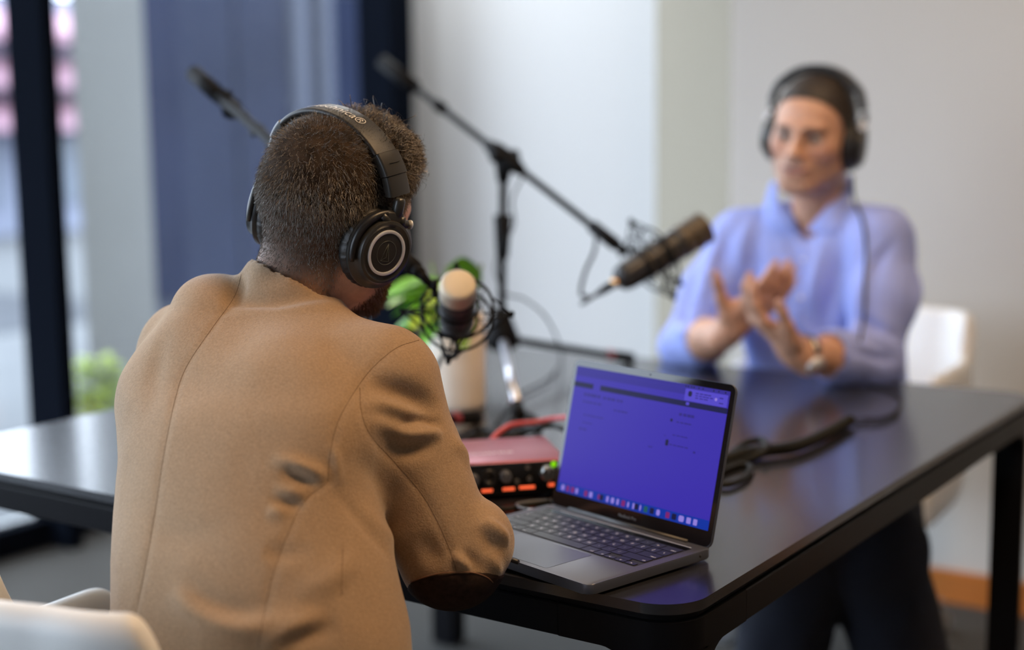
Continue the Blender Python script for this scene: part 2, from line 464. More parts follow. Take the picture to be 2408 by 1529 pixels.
# ================================================================ OUTSIDE
m_pave = mat('pavement', (0.105, 0.11, 0.115), rough=0.95, noise=0.08, nscale=3)
m_walk = mat('pale_paving', (0.60, 0.60, 0.60), rough=0.9, noise=0.06, nscale=3)
m_conc = mat('pale_concrete', (0.21, 0.212, 0.21), rough=0.9, noise=0.12, nscale=0.9, bump=0.2, bscale=20)
m_fac = mat('blue_facade_glass', (0.019, 0.024, 0.046), rough=0.9, noise=0.18, nscale=0.8, spec=0.02)
m_facl = mat('facade_fin', (0.07, 0.078, 0.105), rough=0.9, spec=0.05)
m_far = mat('far_plaster', (0.26, 0.285, 0.37), rough=0.9)
m_pink = mat('pink_awning', (0.42, 0.25, 0.31), rough=0.9)
m_fwin = mat('far_window', (0.16, 0.19, 0.24), rough=0.3)
struct(slab('ground_outside', -40, 20, -25, 40, -0.12, -0.085, m_pave))
struct(slab('paving_outside', -3.42, WX - .0, -12, 12, -0.085, -0.07, m_walk))
t = thing('concrete_column', 'broad pale concrete column standing outside behind the left window', 'column', (-4.3, float(wy(280, -4.0)), 0))
y0, y1 = float(wy(192, -4.0)), float(wy(362, -4.0))
ysh = float(wy(190, -4.45)) + .04
b = B(); prism(b, [(-4.0, float(wy(196, -4.0))), (-4.0, y1), (-4.45, y1), (-4.45, ysh)], 0.25, 9); obj('shaft', b, m_conc, t, smooth=False)
b = B(); prism(b, [(-3.97, float(wy(196, -4.0)) - .02), (-3.97, y1 + .03), (-4.48, y1 + .03), (-4.48, ysh)], -0.085, 0.25); obj('plinth', b, m_conc, t, smooth=False)
FX = -7.0
struct(slab('road_outside', -14.5, -7.4, -25, 6.0, -0.085, -0.075, mat('asphalt', (0.045, 0.05, 0.06), rough=0.95)))
t = thing('office_facade', 'dark blue glazed office facade across the passage with pale vertical fins', 'building', (FX, 7, 0))
ya, yb = float(wy(352, FX)), float(wy(1150, FX))
slab('wall', FX - 0.3, FX - 0.12, ya, yb, -0.085, 12, m_facl, t)
yy = ya; k = 0
cols = []
while yy < yb - 0.1:
    y2 = min(yy + 0.95, yb); z = 0.05
    for r in range(5):
        slab('pane', FX - 0.12, FX - 0.05, yy + 0.015, y2 - 0.015, z, z + 2.25, m_fac, t); z += 2.3
    yy = y2
for pxa, pxb in ((708, 736), (768, 792)):
    slab('fin', FX - 0.05, FX + 0.03, float(wy(pxa, FX)), float(wy(pxb, FX)), 0, 12, m_facl, t)
BX = -15.0
t = thing('pale_building', 'pale blurred shopfront building seen past the left black mullion', 'building', (BX, 3, 0))
bya, byb = float(wy(-500, BX)), float(wy(330, BX))
slab('wall', BX - 3, BX, bya, byb, -0.085, 3.0, m_far, t)
yy = bya + .3
while yy < byb - 1.2:
    slab('window', BX, BX + 0.06, yy, yy + 1.0, 0.3, 1.15, m_fwin, t); yy += 1.5
for (z0, lab) in ((1.25, 'lowest pink awning on the pale building outside'), (1.78, 'middle pink awning on the pale building outside'), (2.35, 'topmost pink awning on the pale building outside')):
    b = B(); x0, x1 = BX + .065, BX + 0.8
    pr = [(x0, z0 + .42), (x1, z0 + .12), (x1, z0), (x0, z0)]
    A = [b.verts.new((x, bya + 1, z)) for x, z in pr]; C_ = [b.verts.new((x, byb - .6, z)) for x, z in pr]
    b.faces.new(A); b.faces.new(list(reversed(C_)))
    for i in range(4): b.faces.new((A[i], C_[i], C_[(i + 1) % 4], A[(i + 1) % 4]))
    tag(obj('awning', b, m_pink, smooth=False), lab, 'awning', 'pink awnings outside'); 

def leaf_mesh(L, W, curl=0.25, n=6):
    V = []; F = []
    for i in range(n + 1):
        t = i / n; w = W * math.sin(PI * min(1, t * 0.93 + 0.04)) ** 0.8; z = -curl * L * t * t
        V += [(t * L, -w / 2, z + w * 0.12), (t * L, 0, z), (t * L, w / 2, z + w * 0.12)]
    for i in range(n):
        for j in range(2):
            a = i * 3 + j; F.append((a, a + 1, a + 4, a + 3))
    return V, F
def leaf_at(name, m, base, direction, L, W, parent, curl=0.25, roll=0):
    V, F = leaf_mesh(L, W, curl); x, y, d = frame_from(direction)
    R = M3(d, x, y)  # local x -> direction, y -> side
    R = R @ Matrix.Rotation(roll, 3, 'X')
    Vw = [tuple(R @ Vector(v) + Vector(base)) for v in V]
    o = obj(name, (Vw, F), m, parent); return o
m_lime = mat('lime_leaf', (0.34, 0.44, 0.05), rough=0.5, noise=0.3, nscale=12)
sx = -3.45; sy = float(wy(212, sx))
t = thing('outdoor_shrub', 'small lime green shrub outside at the foot of the concrete column', 'shrub', (sx, sy, 0))
b = B()
for i in range(7):
    a = RNG.uniform(0, 2 * PI); tube(b, [(sx, sy, -0.072), (sx + .03 * math.cos(a), sy + .03 * math.sin(a), .25), (sx + .06 * math.cos(a), sy + .06 * math.sin(a), .38)], .005, 6)
obj('stem', b, mat('stem', (0.16, 0.2, 0.05)), t)
Vs = []; Fs = []
for i in range(420):
    a = RNG.uniform(0, 2 * PI); h = RNG.uniform(0.0, 0.42); r = 0.085 * math.sqrt(max(0.05, 1 - (h - .18) ** 2 / .075)) * RNG.uniform(.3, 1)
    V, F = leaf_mesh(.055, .03); x, y, d = frame_from((math.cos(a), math.sin(a), RNG.uniform(-.2, .9))); R = M3(d, x, y)
    o_ = len(Vs); Vs += [tuple(R @ Vector(v) + Vector((sx + r * math.cos(a), sy + r * math.sin(a), h))) for v in V]; Fs += [tuple(q + o_ for q in f) for f in F]
tag(obj('foliage', (Vs, Fs), m_lime, t), kind='stuff')

# ================================================================ TABLE
TH = 0.74; TW, TD = 1.381, 1.403
m_top = mat('black_laminate', (0.017, 0.017, 0.020), rough=0.25, noise=0.25, nscale=5, bump=0.04, bscale=900, spec=0.85, coat=0.3)
m_tbl = mat('black_powder_coat', (0.006, 0.006, 0.0075), rough=0.36, bump=0.05, bscale=1500, spec=0.10)
t_table = thing('conference_table', 'large black square conference table with rounded corners and steel frame', 'table', (-TW / 2, TD / 2, 0))
def rounded_slab(name, x0, y0, x1, y1, r, z0, z1, bev, m, parent):
    b = B(); prism(b, rrect(x0, y0, x1, y1, r, 10), z0, z1)
    es = [e for e in b.edges if abs(e.verts[0].co.z - e.verts[1].co.z) < 1e-6 and e.verts[0].co.z > z1 - 1e-5]
    if bev: bmesh.ops.bevel(b, geom=es, offset=bev, segments=2, affect='EDGES', profile=0.5)
    return auto(obj(name, b, m, parent), 30)
rounded_slab('tabletop', -TW, 0, 0, TD, .055, TH - .012, TH, .0018, m_top, t_table)
rounded_slab('shadow_gap', -TW + .007, .007, -.007, TD - .007, .05, TH - .0205, TH - .0125, 0, m_tbl, t_table)
AP0, AP1 = TH - .058, TH - .021; SEAM = 0.155; AT = 0.028; LG = 0.058; GR = 0.045
def apron(c, s):
    b = B(); box(b, c, s, bev=.0012, seg=1); return auto(obj('apron', b, m_tbl, t_table), 30)
zc = (AP0 + AP1) / 2; zh = AP1 - AP0
apron((-TW / 2, .001 + AT / 2, zc), (TW - 2 * SEAM - .0016, AT, zh)); apron((-TW / 2, TD - .001 - AT / 2, zc), (TW - 2 * SEAM - .0016, AT, zh))
apron((-.001 - AT / 2, TD / 2, zc), (AT, TD - 2 * SEAM - .0016, zh)); apron((-TW + .001 + AT / 2, TD / 2, zc), (AT, TD - 2 * SEAM - .0016, zh))
def leg(cx, cy, sx_, sy_):
    """corner leg; sx_,sy_ point inwards"""
    b = B(); pts = []
    r = .052
    for i in range(11):
        a = PI / 2 * i / 10
        pts.append((r - r * math.cos(a), r - r * math.sin(a)))
    # outer contour of the rounded corner, then along y=0 to the seam, back along the apron thickness
    top = pts + [(SEAM, 0), (SEAM, AT), (AT + .012, AT), (AT, AT + .012), (AT, SEAM), (0, SEAM)]
    col = pts + [(LG, 0), (LG, LG), (0, LG)]
    f = lambda p: (cx + sx_ * (p[0] + .001), cy + sy_ * (p[1] + .001))
    prism(b, [f(p) for p in top], AP0, AP1); prism(b, [f(p) for p in col], 0.004, AP0 + .002)
    for axis in (0, 1):
        prof = [(LG - .002, AP0 + .001), (LG - .002, AP0 - GR)] + [(LG + GR - GR * math.cos(a), AP0 - GR + GR * math.sin(a)) for a in np.linspace(0.08, PI / 2, 9)] + [(LG + GR, AP0 + .001)]
        A = []; C_ = []
        for s_, z in prof:
            for lst, d_ in ((A, 0.0005), (C_, AT)):
                q = (s_, d_) if axis == 0 else (d_, s_); q = f(q); lst.append(b.verts.new((q[0], q[1], z)))
        n = len(prof); b.faces.new(A); b.faces.new(list(reversed(C_)))
        for i in range(n): b.faces.new((A[i], C_[i], C_[(i + 1) % n], A[(i + 1) % n]))
    g = auto(obj('leg', b, m_tbl, t_table), 30)
    b = B(); q = f((LG / 2 + .003, LG / 2 + .003)); lathe(b, (q[0], q[1], 0), (0, 0, 1), [(0, .02), (.006, .02)], 20); obj('foot', b, mat('rubber', (.02, .02, .02), rough=.7), g)
leg(0, 0, -1, 1); leg(0, TD, -1, -1); leg(-TW, 0, 1, 1); leg(-TW, TD, 1, -1)

# ================================================================ CHAIRS
m_leather = mat('white_leather', (0.84, 0.845, 0.83), rough=0.42, bump=0.12, bscale=700, spec=0.5)
m_stitch = mat('stitch_thread', (0.62, 0.60, 0.57), rough=0.8)
m_chrome = mat('polished_aluminium', (0.78, 0.78, 0.80), rough=0.15, metal=1.0)
def chair(cx, cy, yaw, label, hb=0.84, ha=0.695, detail=True, ldrop=.235, low=0.0):
    t = thing('tub_chair', label, 'chair', (cx, cy, 0), 'white leather tub chairs')
    t.rotation_euler = (0, 0, 0)
    cyw, syw = math.cos(yaw), math.sin(yaw)
    T = lambda x, y, z: (cx + x * cyw - y * syw, cy + x * syw + y * cyw, z)
    w, d, rc = .245, .25, .13
    path = []                                  # right arm front -> back -> left arm front
    for yv in np.linspace(.16, -d + rc, 8): path.append((w, yv))
    for a in np.linspace(0, PI / 2, 9)[1:]: path.append((w - rc + rc * math.cos(a), -d + rc - rc * math.sin(a)))
    for xv in np.linspace(w - rc, 0, 5)[1:]: path.append((xv, -d - .02 * (1 - (xv / (w - rc)) ** 2)))
    path += [(-x, y) for x, y in reversed(path[:-1])]
    path = np.array(path); sl = np.r_[0, np.cumsum(np.linalg.norm(np.diff(path, axis=0), axis=1))]; mid = sl[-1] / 2
    s_new = np.linspace(0, sl[-1], 65); path = np.stack([np.interp(s_new, sl, path[:, 0]), np.interp(s_new, sl, path[:, 1])], 1)
    tg = np.gradient(path, axis=0); tg /= np.linalg.norm(tg, axis=1)[:, None]; inn = np.stack([tg[:, 1], -tg[:, 0]], 1)
    inn *= np.sign(((np.array([0, 0]) - path) * inn).sum(1))[:, None]
    dist = np.abs(s_new - mid)
    u = np.clip((dist - np.where(s_new > mid, ldrop, .205)) / .05, 0, 1); u = u * u * (3 - 2 * u)
    H = hb + (ha - hb) * u - .002 * (dist / .2) ** 2 * (1 - u)
    e = np.clip((dist - (mid - .05)) / .05, 0, 1); H = H - .05 * e * e
    th = .036
    b = B(); grid = []; tops = []
    for i in range(65):
        x, y = path[i]; ix, iy = inn[i]; h = H[i]; lean = -.02 * (1 - u[i])
        prof = [(.16, .355 - low), (.09, .362 - low), (.035, .385 - low), (.008, .43 - low), (0, .50 - low * .5), (lean * .3, (h + .5) / 2), (lean, h - .03), (lean + .002, h - .014), (lean + .008, h - .004), (lean + .018, h), (lean + .028, h - .004), (lean + .034, h - .014), (lean + th, h - .03), (lean * .3 + th, (h + .5) / 2), (th + .004, .47), (.12, .45)]
        grid.append([b.verts.new(T(x + ix * q, y + iy * q, z)) for q, z in prof]); tops.append((x + ix * lean, y + iy * lean, h, ix, iy))
    np_ = len(grid[0])
    for i in range(64):
        for j in range(np_ - 1): b.faces.new((grid[i][j], grid[i + 1][j], grid[i + 1][j + 1], grid[i][j + 1]))
    b.faces.new(grid[0]); b.faces.new(list(reversed(grid[-1])))
    sh = obj('shell', b, m_leather, t); s2 = sh.modifiers.new('sub', 'SUBSURF'); s2.levels = 1; s2.render_levels = 2
    b = B(); box(b, T(0, -.01, .448), (.41, .40, .085), Matrix.Rotation(yaw, 3, 'Z'), bev=.035, seg=4); obj('seat_cushion', b, m_leather, t)
    if detail:
        def on_out(i_, dz, off=.0012):
            k = int(i_); f = i_ - k; A = np.array(tops[k]); C_ = np.array(tops[min(k + 1, 64)]); q = A * (1 - f) + C_ * f
            off_ = off - .0155 * min(dz / .17, 1.0); return T(q[0] - q[3] * off_, q[1] - q[4] * off_, q[2] - dz)
        b = B(); tube(b, [on_out(k, .034, .0002) for k in np.linspace(8, 56, 97)], .0012, 6); obj('seam', b, m_stitch, sh)
        for side in (20, 44):
            b = B()
            tube(b, [on_out(side, z, .0003) for z in np.linspace(.004, .26, 20)], .0013, 6); obj('seam', b, m_stitch, sh)
        b = B()
        for k in np.arange(9, 55, .16):
            tube(b, [on_out(k, .039, .0006), on_out(k + .09, .039, .0006)], .0005, 5)
        tag(obj('stitching', b, m_stitch, sh), kind='stuff')
    # swivel base
    b = B(); lathe(b, (cx, cy, .07), (0, 0, 1), [(0, .028), (.10, .028), (.101, .02), (.285, .02), (.286, .06), (.292, .06)], 20); obj('gas_column', b, m_chrome, t)
    for k in range(5):
        a = yaw + 2 * PI * k / 5 + .3; ux, uy = math.cos(a), math.sin(a)
        b = B(); tube(b, [(cx, cy, .10), (cx + ux * .12, cy + uy * .12, .098), (cx + ux * .28, cy + uy * .28, .075)], [.024, .02, .012], 10); ft = obj('base_arm', b, m_chrome, t)
        b = B(); wx_, wy_ = cx + ux * .28, cy + uy * .28
        for s_ in (-.012, .012): lathe(b, (wx_ - uy * s_ - uy * .006, wy_ + ux * s_ + ux * .006, .028), (-uy, ux, 0), [(-.004, .022), (-.004, .0275), (.004, .0275), (.004, .022)], 16)
        tube(b, [(wx_, wy_, .028), (wx_, wy_, .08)], .006, 8); obj('caster', b, mat('caster_plastic', (.25, .25, .26), rough=.4), ft)
    return t
chair(-.470, -.285, 0.06, 'white leather tub chair under the man in the camel jacket, foreground', ldrop=.385)
chair(-.53, 1.84, PI + .05, 'white leather tub chair behind the man in the blue shirt', hb=.80, low=.05)

# ================================================================ PEOPLE
m_skin1 = mat('skin_fair', (0.62, 0.36, 0.24), rough=0.55, noise=0.10, nscale=60, bump=0.12, bscale=500, sub=0.15, spec=0.25)
m_skin2 = mat('skin_tanned', (0.50, 0.265, 0.16), rough=0.5, noise=0.08, nscale=50, bump=0.10, bscale=400, sub=0.12)

def Mloc(origin, rz=0.0, ry=0.0, rx=0.0):
    return np.array(Matrix.Translation(Vector(origin)) @ Matrix.Rotation(ry, 4, 'Y') @ Matrix.Rotation(rz, 4, 'Z') @ Matrix.Rotation(rx, 4, 'X'))
def mpt(M, p): return M[:3, :3] @ np.asarray(p, float) + M[:3, 3]
def head_prims(S, M, neck_to):
    s0 = len(S.p)
    S.ell((0, -.014, .042), (.0715, .092, .080), k=.01)
    S.ell((0, .028, .040), (.064, .062, .062), k=.03)                 # forehead
    S.ell((0, .030, -.022), (.064, .062, .074), k=.03)                # face block
    S.cap((-.052, .004, -.048), (-.020, .066, -.084), .026, .020, k=.03)   # jaw
    S.cap((.052, .004, -.048), (.020, .066, -.084), .026, .020, k=.03)
    S.cap((-.010, .073, -.089), (.010, .073, -.089), .0175, k=.02)     # chin
    S.ell((-.043, .058, -.012), (.022, .022, .020), k=.025)           # cheekbones
    S.ell((.043, .058, -.012), (.022, .022, .020), k=.025)
    S.cap((-.036, .080, .030), (-.010, .088, .0295), .0085, k=.014)     # brow
    S.cap((.036, .080, .030), (.010, .088, .0295), .0085, k=.014)
    S.ell((-.031, .098, .008), (.019, .018, .0125), k=.012, op=-1)     # sockets
    S.ell((.031, .098, .008), (.019, .018, .0125), k=.012, op=-1)
    S.cap((0, .087, .022), (0, .106, -.016), .0075, .0095, k=.012)     # nose bridge
    S.ell((0, .110, -.021), (.0105, .0105, .0095), k=.010)
    S.ell((-.0125, .1, -.025), (.0075, .010, .0075), k=.008)
    S.ell((.0125, .1, -.025), (.0075, .010, .0075), k=.008)
    S.ell((-.006, .108, -.032), (.0035, .004, .004), k=.004, op=-1)
    S.ell((.006, .108, -.032), (.0035, .004, .004), k=.004, op=-1)
    S.ell((0, .080, -.052), (.028, .018, .020), k=.02)                # mouth mound
    S.cap((-.020, .088, -.050), (.020, .088, -.050), .0052, .0052, k=.008)
    S.cap((-.016, .0885, -.060), (.016, .0885, -.060), .006, .006, k=.008)
    S.cap((-.022, .0985, -.0545), (.022, .0985, -.0545), .0022, k=.003, op=-1)
    S.ell((-.076, -.006, .0), (.009, .019, .030), k=.008)             # ears
    S.ell((.076, -.006, .0), (.009, .019, .030), k=.008)
    S.xf(M, s0)
    a = mpt(M, (0, -.022, -.045)); S.cap(a, neck_to, .057, .055, k=.03)
def hand_prims(S, wrist, fwd, palm_n, side, L=.185, curl=(.5, .5, .55, .6), spread=.10, thumb=(.8, .6), k=.006, fing_len=(.92, 1.0, .94, .76)):
    """hand from the wrist along fwd; palm_n points out of the palm; side=+1 puts the thumb on fwd x palm_n"""
    f = np.asarray(fwd, float); f /= np.linalg.norm(f); n = np.asarray(palm_n, float); n = n - f * (n @ f); n /= np.linalg.norm(n)
    s = np.cross(f, n) * side; w = np.asarray(wrist, float); q = L / .185
    pl = .098 * q
    S.cap(w - f * .03, w + f * .02, .026 * q, .025 * q, k=.02)
    for i, o in enumerate((.027, .009, -.009, -.026)):
        S.cap(w + f * .015 + s * o * .5, w + f * (pl - abs(o) * .18) + s * o, .0145 * q, .0115 * q, k=.012)
    S.ell(w + f * .045 + s * .026 + n * .008, np.array((.030, .017, .016)) * q, np.array([f, s, n]), k=.014)
    tips = []
    for i, o in enumerate((.029, .0095, -.0095, -.028)):
        base = w + f * (pl - abs(o) * .18) * 1.0 + s * o * q
        a0 = curl[i] * .55; d = f * math.cos(a0) + n * math.sin(a0) + s * (o / .028) * spread; d /= np.linalg.norm(d)
        ls = np.array((.040, .026, .021)) * fing_len[i] * q; p = base; ang = a0; rr = (.0098, .0088, .0080, .0066)
        for j in range(3):
            p2 = p + d * ls[j]; S.cap(p, p2, rr[j] * q, rr[j + 1] * q, k=k); p = p2
            ang += curl[i] * .6; sp = s * (o / .028) * spread
            d = f * math.cos(ang) + n * math.sin(ang) + sp * .6; d /= np.linalg.norm(d)
        tips.append(p)
    tb = w + f * .030 * q + s * .030 * q + n * .006
    d = f * math.cos(thumb[0]) + s * math.sin(thumb[0]) + n * .35; d /= np.linalg.norm(d)
    p1 = tb + d * .038 * q; S.cap(tb, p1, .0155 * q, .0118 * q, k=.014)
    d2 = f * math.cos(thumb[1]) + s * math.sin(thumb[1]) + n * .35; d2 /= np.linalg.norm(d2)
    p2 = p1 + d2 * .032 * q; S.cap(p1, p2, .0112 * q, .0098 * q, k=k)
    S.cap(p2, p2 + (d2 * .9 + n * .1) * .022 * q, .0098 * q, .0072 * q, k=k)
    return tips
def leg_prims(S, hip, knee, ankle, toe, rt=.075, grow=0.0):
    S.cap(hip, knee, rt + grow, .052 + grow, k=.03); S.cap(knee, ankle, .050 + grow, .036 + grow, k=.03)
    if toe is not None: S.cap(ankle, toe, .034, .030, k=.02)

# ------------------------------------------------ man in the camel jacket
EAR1 = np.array((-.440, -.037, 1.133)); M1 = Mloc(EAR1, rz=0.0, ry=math.radians(14.5), rx=math.radians(-4))
NB1 = np.array((-.468, -.092, 1.025))
man1 = thing('person', 'man in a camel jacket seen from behind, seated at the near table edge', 'person', (-.42, -.30, 0))
S = Sdf(); head_prims(S, M1, NB1)
S.loft([(.50, -.385, -.30, .135, .10), (.70, -.365, -.275, .125, .085), (.88, -.395, -.215, .125, .08), (.96, -.435, -.16, .12, .07), (1.01, -.465, -.12, .07, .045)], k=.03)
E1, W1 = np.array((-.236, -.086, .795)), np.array((-.385, -.010, .795))
ELb, WLb = np.array((-.605, -.03, .800)), np.array((-.610, .110, .790))
SHR, SHL = np.array((-.320, -.100, .950)), np.array((-.590, -.105, .955))
for sh, el, wr in ((SHR, E1, W1), (SHL, ELb, WLb)):
    S.cap(NB1 - (0, 0, .02), sh, .038, .040, k=.03); S.cap(sh, el, .042, .034, k=.02); S.cap(el, wr, .036, .024, k=.02)
hand_prims(S, W1, (-.80, .50, -.05), (0, -.1, -1), 1, curl=(.5, .5, .5, .5))
hand_prims(S, WLb, (.0, .95, -.03), (0, 0, -1), -1, curl=(.4, .4, .45, .5))
for sx_ in (-1, 1):
    leg_prims(S, (-.42 + .085 * sx_, -.31, .53), (-.43 + .13 * sx_, .10, .50), (-.43 + .13 * sx_, .08, .09), (-.43 + .14 * sx_, .20, .045))
V1, Q1 = S.mesh(.0034, (-.85, -.50, -.02), (-.05, .36, 1.36), smooth=1)
N1 = vnormals(V1, Q1)
body1 = obj('body', (V1, Q1), m_skin1, man1)
def local(V, M):
    return (V - M[:3, 3]) @ M[:3, :3]

# jacket
m_wool = mat('camel_wool', (0.385, 0.265, 0.166), rough=0.95, noise=0.14, nscale=420, bump=0.45, bscale=650, sheen=0.35, spec=0.12, detail=8)
J = Sdf()
J.loft([(.60, -.338, -.305, .176, .135), (.72, -.344, -.275, .172, .125), (.80, -.365, -.258, .160, .122), (.88, -.401, -.225, .149, .116), (.95, -.428, -.185, .162, .110),
        (.985, -.450, -.155, .150, .096), (1.030, -.466, -.118, .098, .074), (1.047, -.470, -.108, .078, .064)], k=.03, ex=2.12)
J.cap((-.385, -.110, .994), (-.325, -.100, .976), .046, .050, k=.05)
J.cap((-.535, -.125, 1.008), (-.604, -.115, .987), .050, .054, k=.05)
J.ell((-.528, -.140, 1.046), (.034, .036, .026), k=.05)
J.ell((-.380, -.190, .925), (.090, .060, .095), k=.05)        # right shoulder blade
J.ell((-.505, -.195, .940), (.080, .055, .095), k=.05)
# right sleeve
J.cap((-.316, -.098, .964), (-.292, -.098, .890), .0620, .0615, k=.03)
J.cap((-.290, -.094, .890), (-.240, -.090, .790), .0600, .0560, k=.008)
J.ell((-.234, -.088, .776), (.055, .055, .050), k=.008)
J.cap((-.226, -.072, .796), (-.372, .010, .796), .052, .041, k=.006)
# left sleeve
J.cap((-.590, -.100, .960), (-.600, -.045, .890), .062, .058, k=.03)
J.cap((-.600, -.055, .890), (-.605, -.025, .805), .056, .052, k=.02)
J.cap((-.605, -.025, .800), (-.610, .085, .795), .050, .040, k=.02)
# collar
J.cap((-.472, -.098, 1.012), (-.460, -.082, 1.050), .068, .067, k=.010)
J.cap((-.460, -.080, 1.046), (-.436, -.050, 1.13), .0600, .063, k=.007, op=-1)
VJ, QJ = J.mesh(.0034, (-.80, -.52, .56), (-.12, .20, 1.14), smooth=2)
NJ = vnormals(VJ, QJ)

TJ = bvh(VJ, QJ)
def ridge(pix, w, a, taper=True):
    p = on_surface(TJ, pix, 5)
    if len(p) > 1: crease(VJ, NJ, p, w, a, taper)
V0J = VJ.copy()
for pix, w, a in (
    ([(860, 905), (926, 918), (1001, 948), (1036, 985)], .013, -.0085),
    ([(850, 958), (900, 950), (960, 962), (1010, 985)], .009, .0055),
    ([(930, 994), (981, 990), (1022, 994), (1046, 1007)], .0060, -.0055),
    ([(862, 985), (905, 1003), (961, 1021), (1022, 1016), (1045, 1020)], .008, .0060),
    ([(900, 1050), (960, 1058), (1040, 1045)], .010, -.0045),
    ([(1060, 1030), (1085, 1060), (1105, 1100)], .010, .0035),
    ([(1062, 1300), (1085, 1322), (1114, 1346)], .006, .0050),
    ([(1085, 1290), (1110, 1320), (1135, 1345)], .007, -.0030),
    ([(1140, 1215), (1160, 1240), (1185, 1262), (1200, 1280)], .008, .0060),
    ([(1130, 1235), (1150, 1275), (1180, 1310)], .009, -.0032),
    ([(1150, 1290), (1165, 1330), (1178, 1370)], .008, .0040),
    ([(985, 1250), (1015, 1300), (1040, 1340)], .012, -.0030),
    ([(635, 1076), (690, 1092), (740, 1112), (775, 1132)], .0075, .0055),
    ([(660, 1102), (705, 1120), (755, 1142)], .0068, -.0048),
    ([(640, 1150), (690, 1160), (722, 1168)], .007, .0035),
    ([(630, 1172), (690, 1184), (715, 1190)], .006, -.0035),
    ([(625, 1200), (680, 1210)], .007, .0028),
    ([(620, 1290), (660, 1302), (740, 1290)], .009, -.0025),
    ([(412, 1375), (440, 1420), (500, 1460), (580, 1480), (660, 1466), (740, 1434)], 0.0130, .0080),
    ([(430, 1365), (480, 1420), (560, 1445), (640, 1430)], .012, -.0040),
    ([(600, 1529), (690, 1480), (770, 1447)], .010, .0060),
    ([(640, 1515), (720, 1490), (800, 1470)], .010, -.0050),
    ([(700, 1400), (780, 1360), (850, 1300)], .012, .0030),
    ([(780, 1040), (790, 1090), (800, 1150)], .006, .0030),
    ([(775, 1140), (850, 1230), (930, 1330)], .008, -.0020),
    ([(570, 640), (560, 690), (520, 745)], .010, -.0045),
    ([(610, 640), (700, 660), (790, 700)], .012, -.0020),
    ([(395, 760), (370, 860), (350, 1000)], .014, -.0020),
    ([(330, 1230), (420, 1260), (520, 1250)], .016, -.0018),
    ([(850, 1180), (900, 1250), (960, 1300)], .012, .0025),
    ([(820, 1060), (880, 1120), (930, 1190)], .014, -.0025)):
    ridge(pix, w, a * 1.2)
VJ += NJ * (vnoise(VJ, 22, 1) * .0012 + vnoise(VJ, 45, 2) * .0005)[:, None]
SEAMS = [
    [(568, 645), (550, 700), (500, 770), (440, 860), (413, 935), (385, 1070), (365, 1200), (342, 1330), (318, 1450)],
    [(985, 800), (930, 820), (870, 872), (822, 940), (792, 1000), (776, 1070), (771, 1133)],
    [(768, 1136), (715, 1180), (675, 1260), (642, 1350), (622, 1440), (606, 1527)],
    [(806, 1290), (803, 1400)],
    [(846, 912), (850, 970), (872, 1025), (930, 1090), (990, 1160), (1030, 1230), (1060, 1300), (1073, 1343)]]
for pix in SEAMS: ridge(pix, .0042, -.0011, False)
NJ = vnormals(VJ, QJ); TJ = bvh(VJ, QJ)
jacket = obj('jacket', (VJ, QJ), m_wool, man1)
m_seam = mat('dark_thread', (0.13, 0.078, 0.045), rough=0.9)
for pix in SEAMS:
    pts = on_surface(TJ, pix, 14)
    b = B(); tube(b, pts, .00030, 6); obj('seam', b, m_seam, jacket)
# elbow patch: an oval of dark suede round the point of the elbow
m_suede = mat('dark_brown_suede', (0.030, 0.017, 0.014), rough=0.85, noise=0.3, nscale=150, bump=0.3, bscale=900, spec=0.2)
pc = np.array([*PH(1078, 1402, .765)])
pc = on_surface(TJ, [(1078, 1402), (1079, 1402)], 1)[0]
dU = (VJ - pc) @ CU; dR = (VJ - pc) @ CR; dF = (VJ - pc) @ CF
up_edge = .0255 * np.sqrt(np.clip(1 - np.abs(dR / .056) ** 2.6, 0, 1))
inside = np.minimum(np.where(np.abs(dR) < .056, up_edge, -.02 - (np.abs(dR) - .056) * 2) - dU, .004)
mp_ = (inside > -.009) & (dF < .075) & (dF > -.03) & (np.abs(dR) < .064) & (VJ[:, 2] < .80)
pv, pq = patch(VJ, QJ, NJ, mp_, np.clip(inside / .0018, -2.5, 1) * .0013)
elbow = obj('elbow_patch', (pv, pq), m_suede, jacket); sd = elbow.modifiers.new('solid', 'SOLIDIFY'); sd.thickness = .0012; sd.offset = -1
edge = on_surface(TJ, [(966, 1369), (1000, 1357), (1040, 1348), (1078, 1346), (1112, 1347), (1148, 1360), (1172, 1388), (1180, 1404)], 6)
b = B(); tube(b, [e - np.array(rdir(1078, 1350)) * .0016 for e in edge], .0007, 6); obj('stitching', b, mat('patch_thread', (.20, .10, .06), rough=.8), elbow)

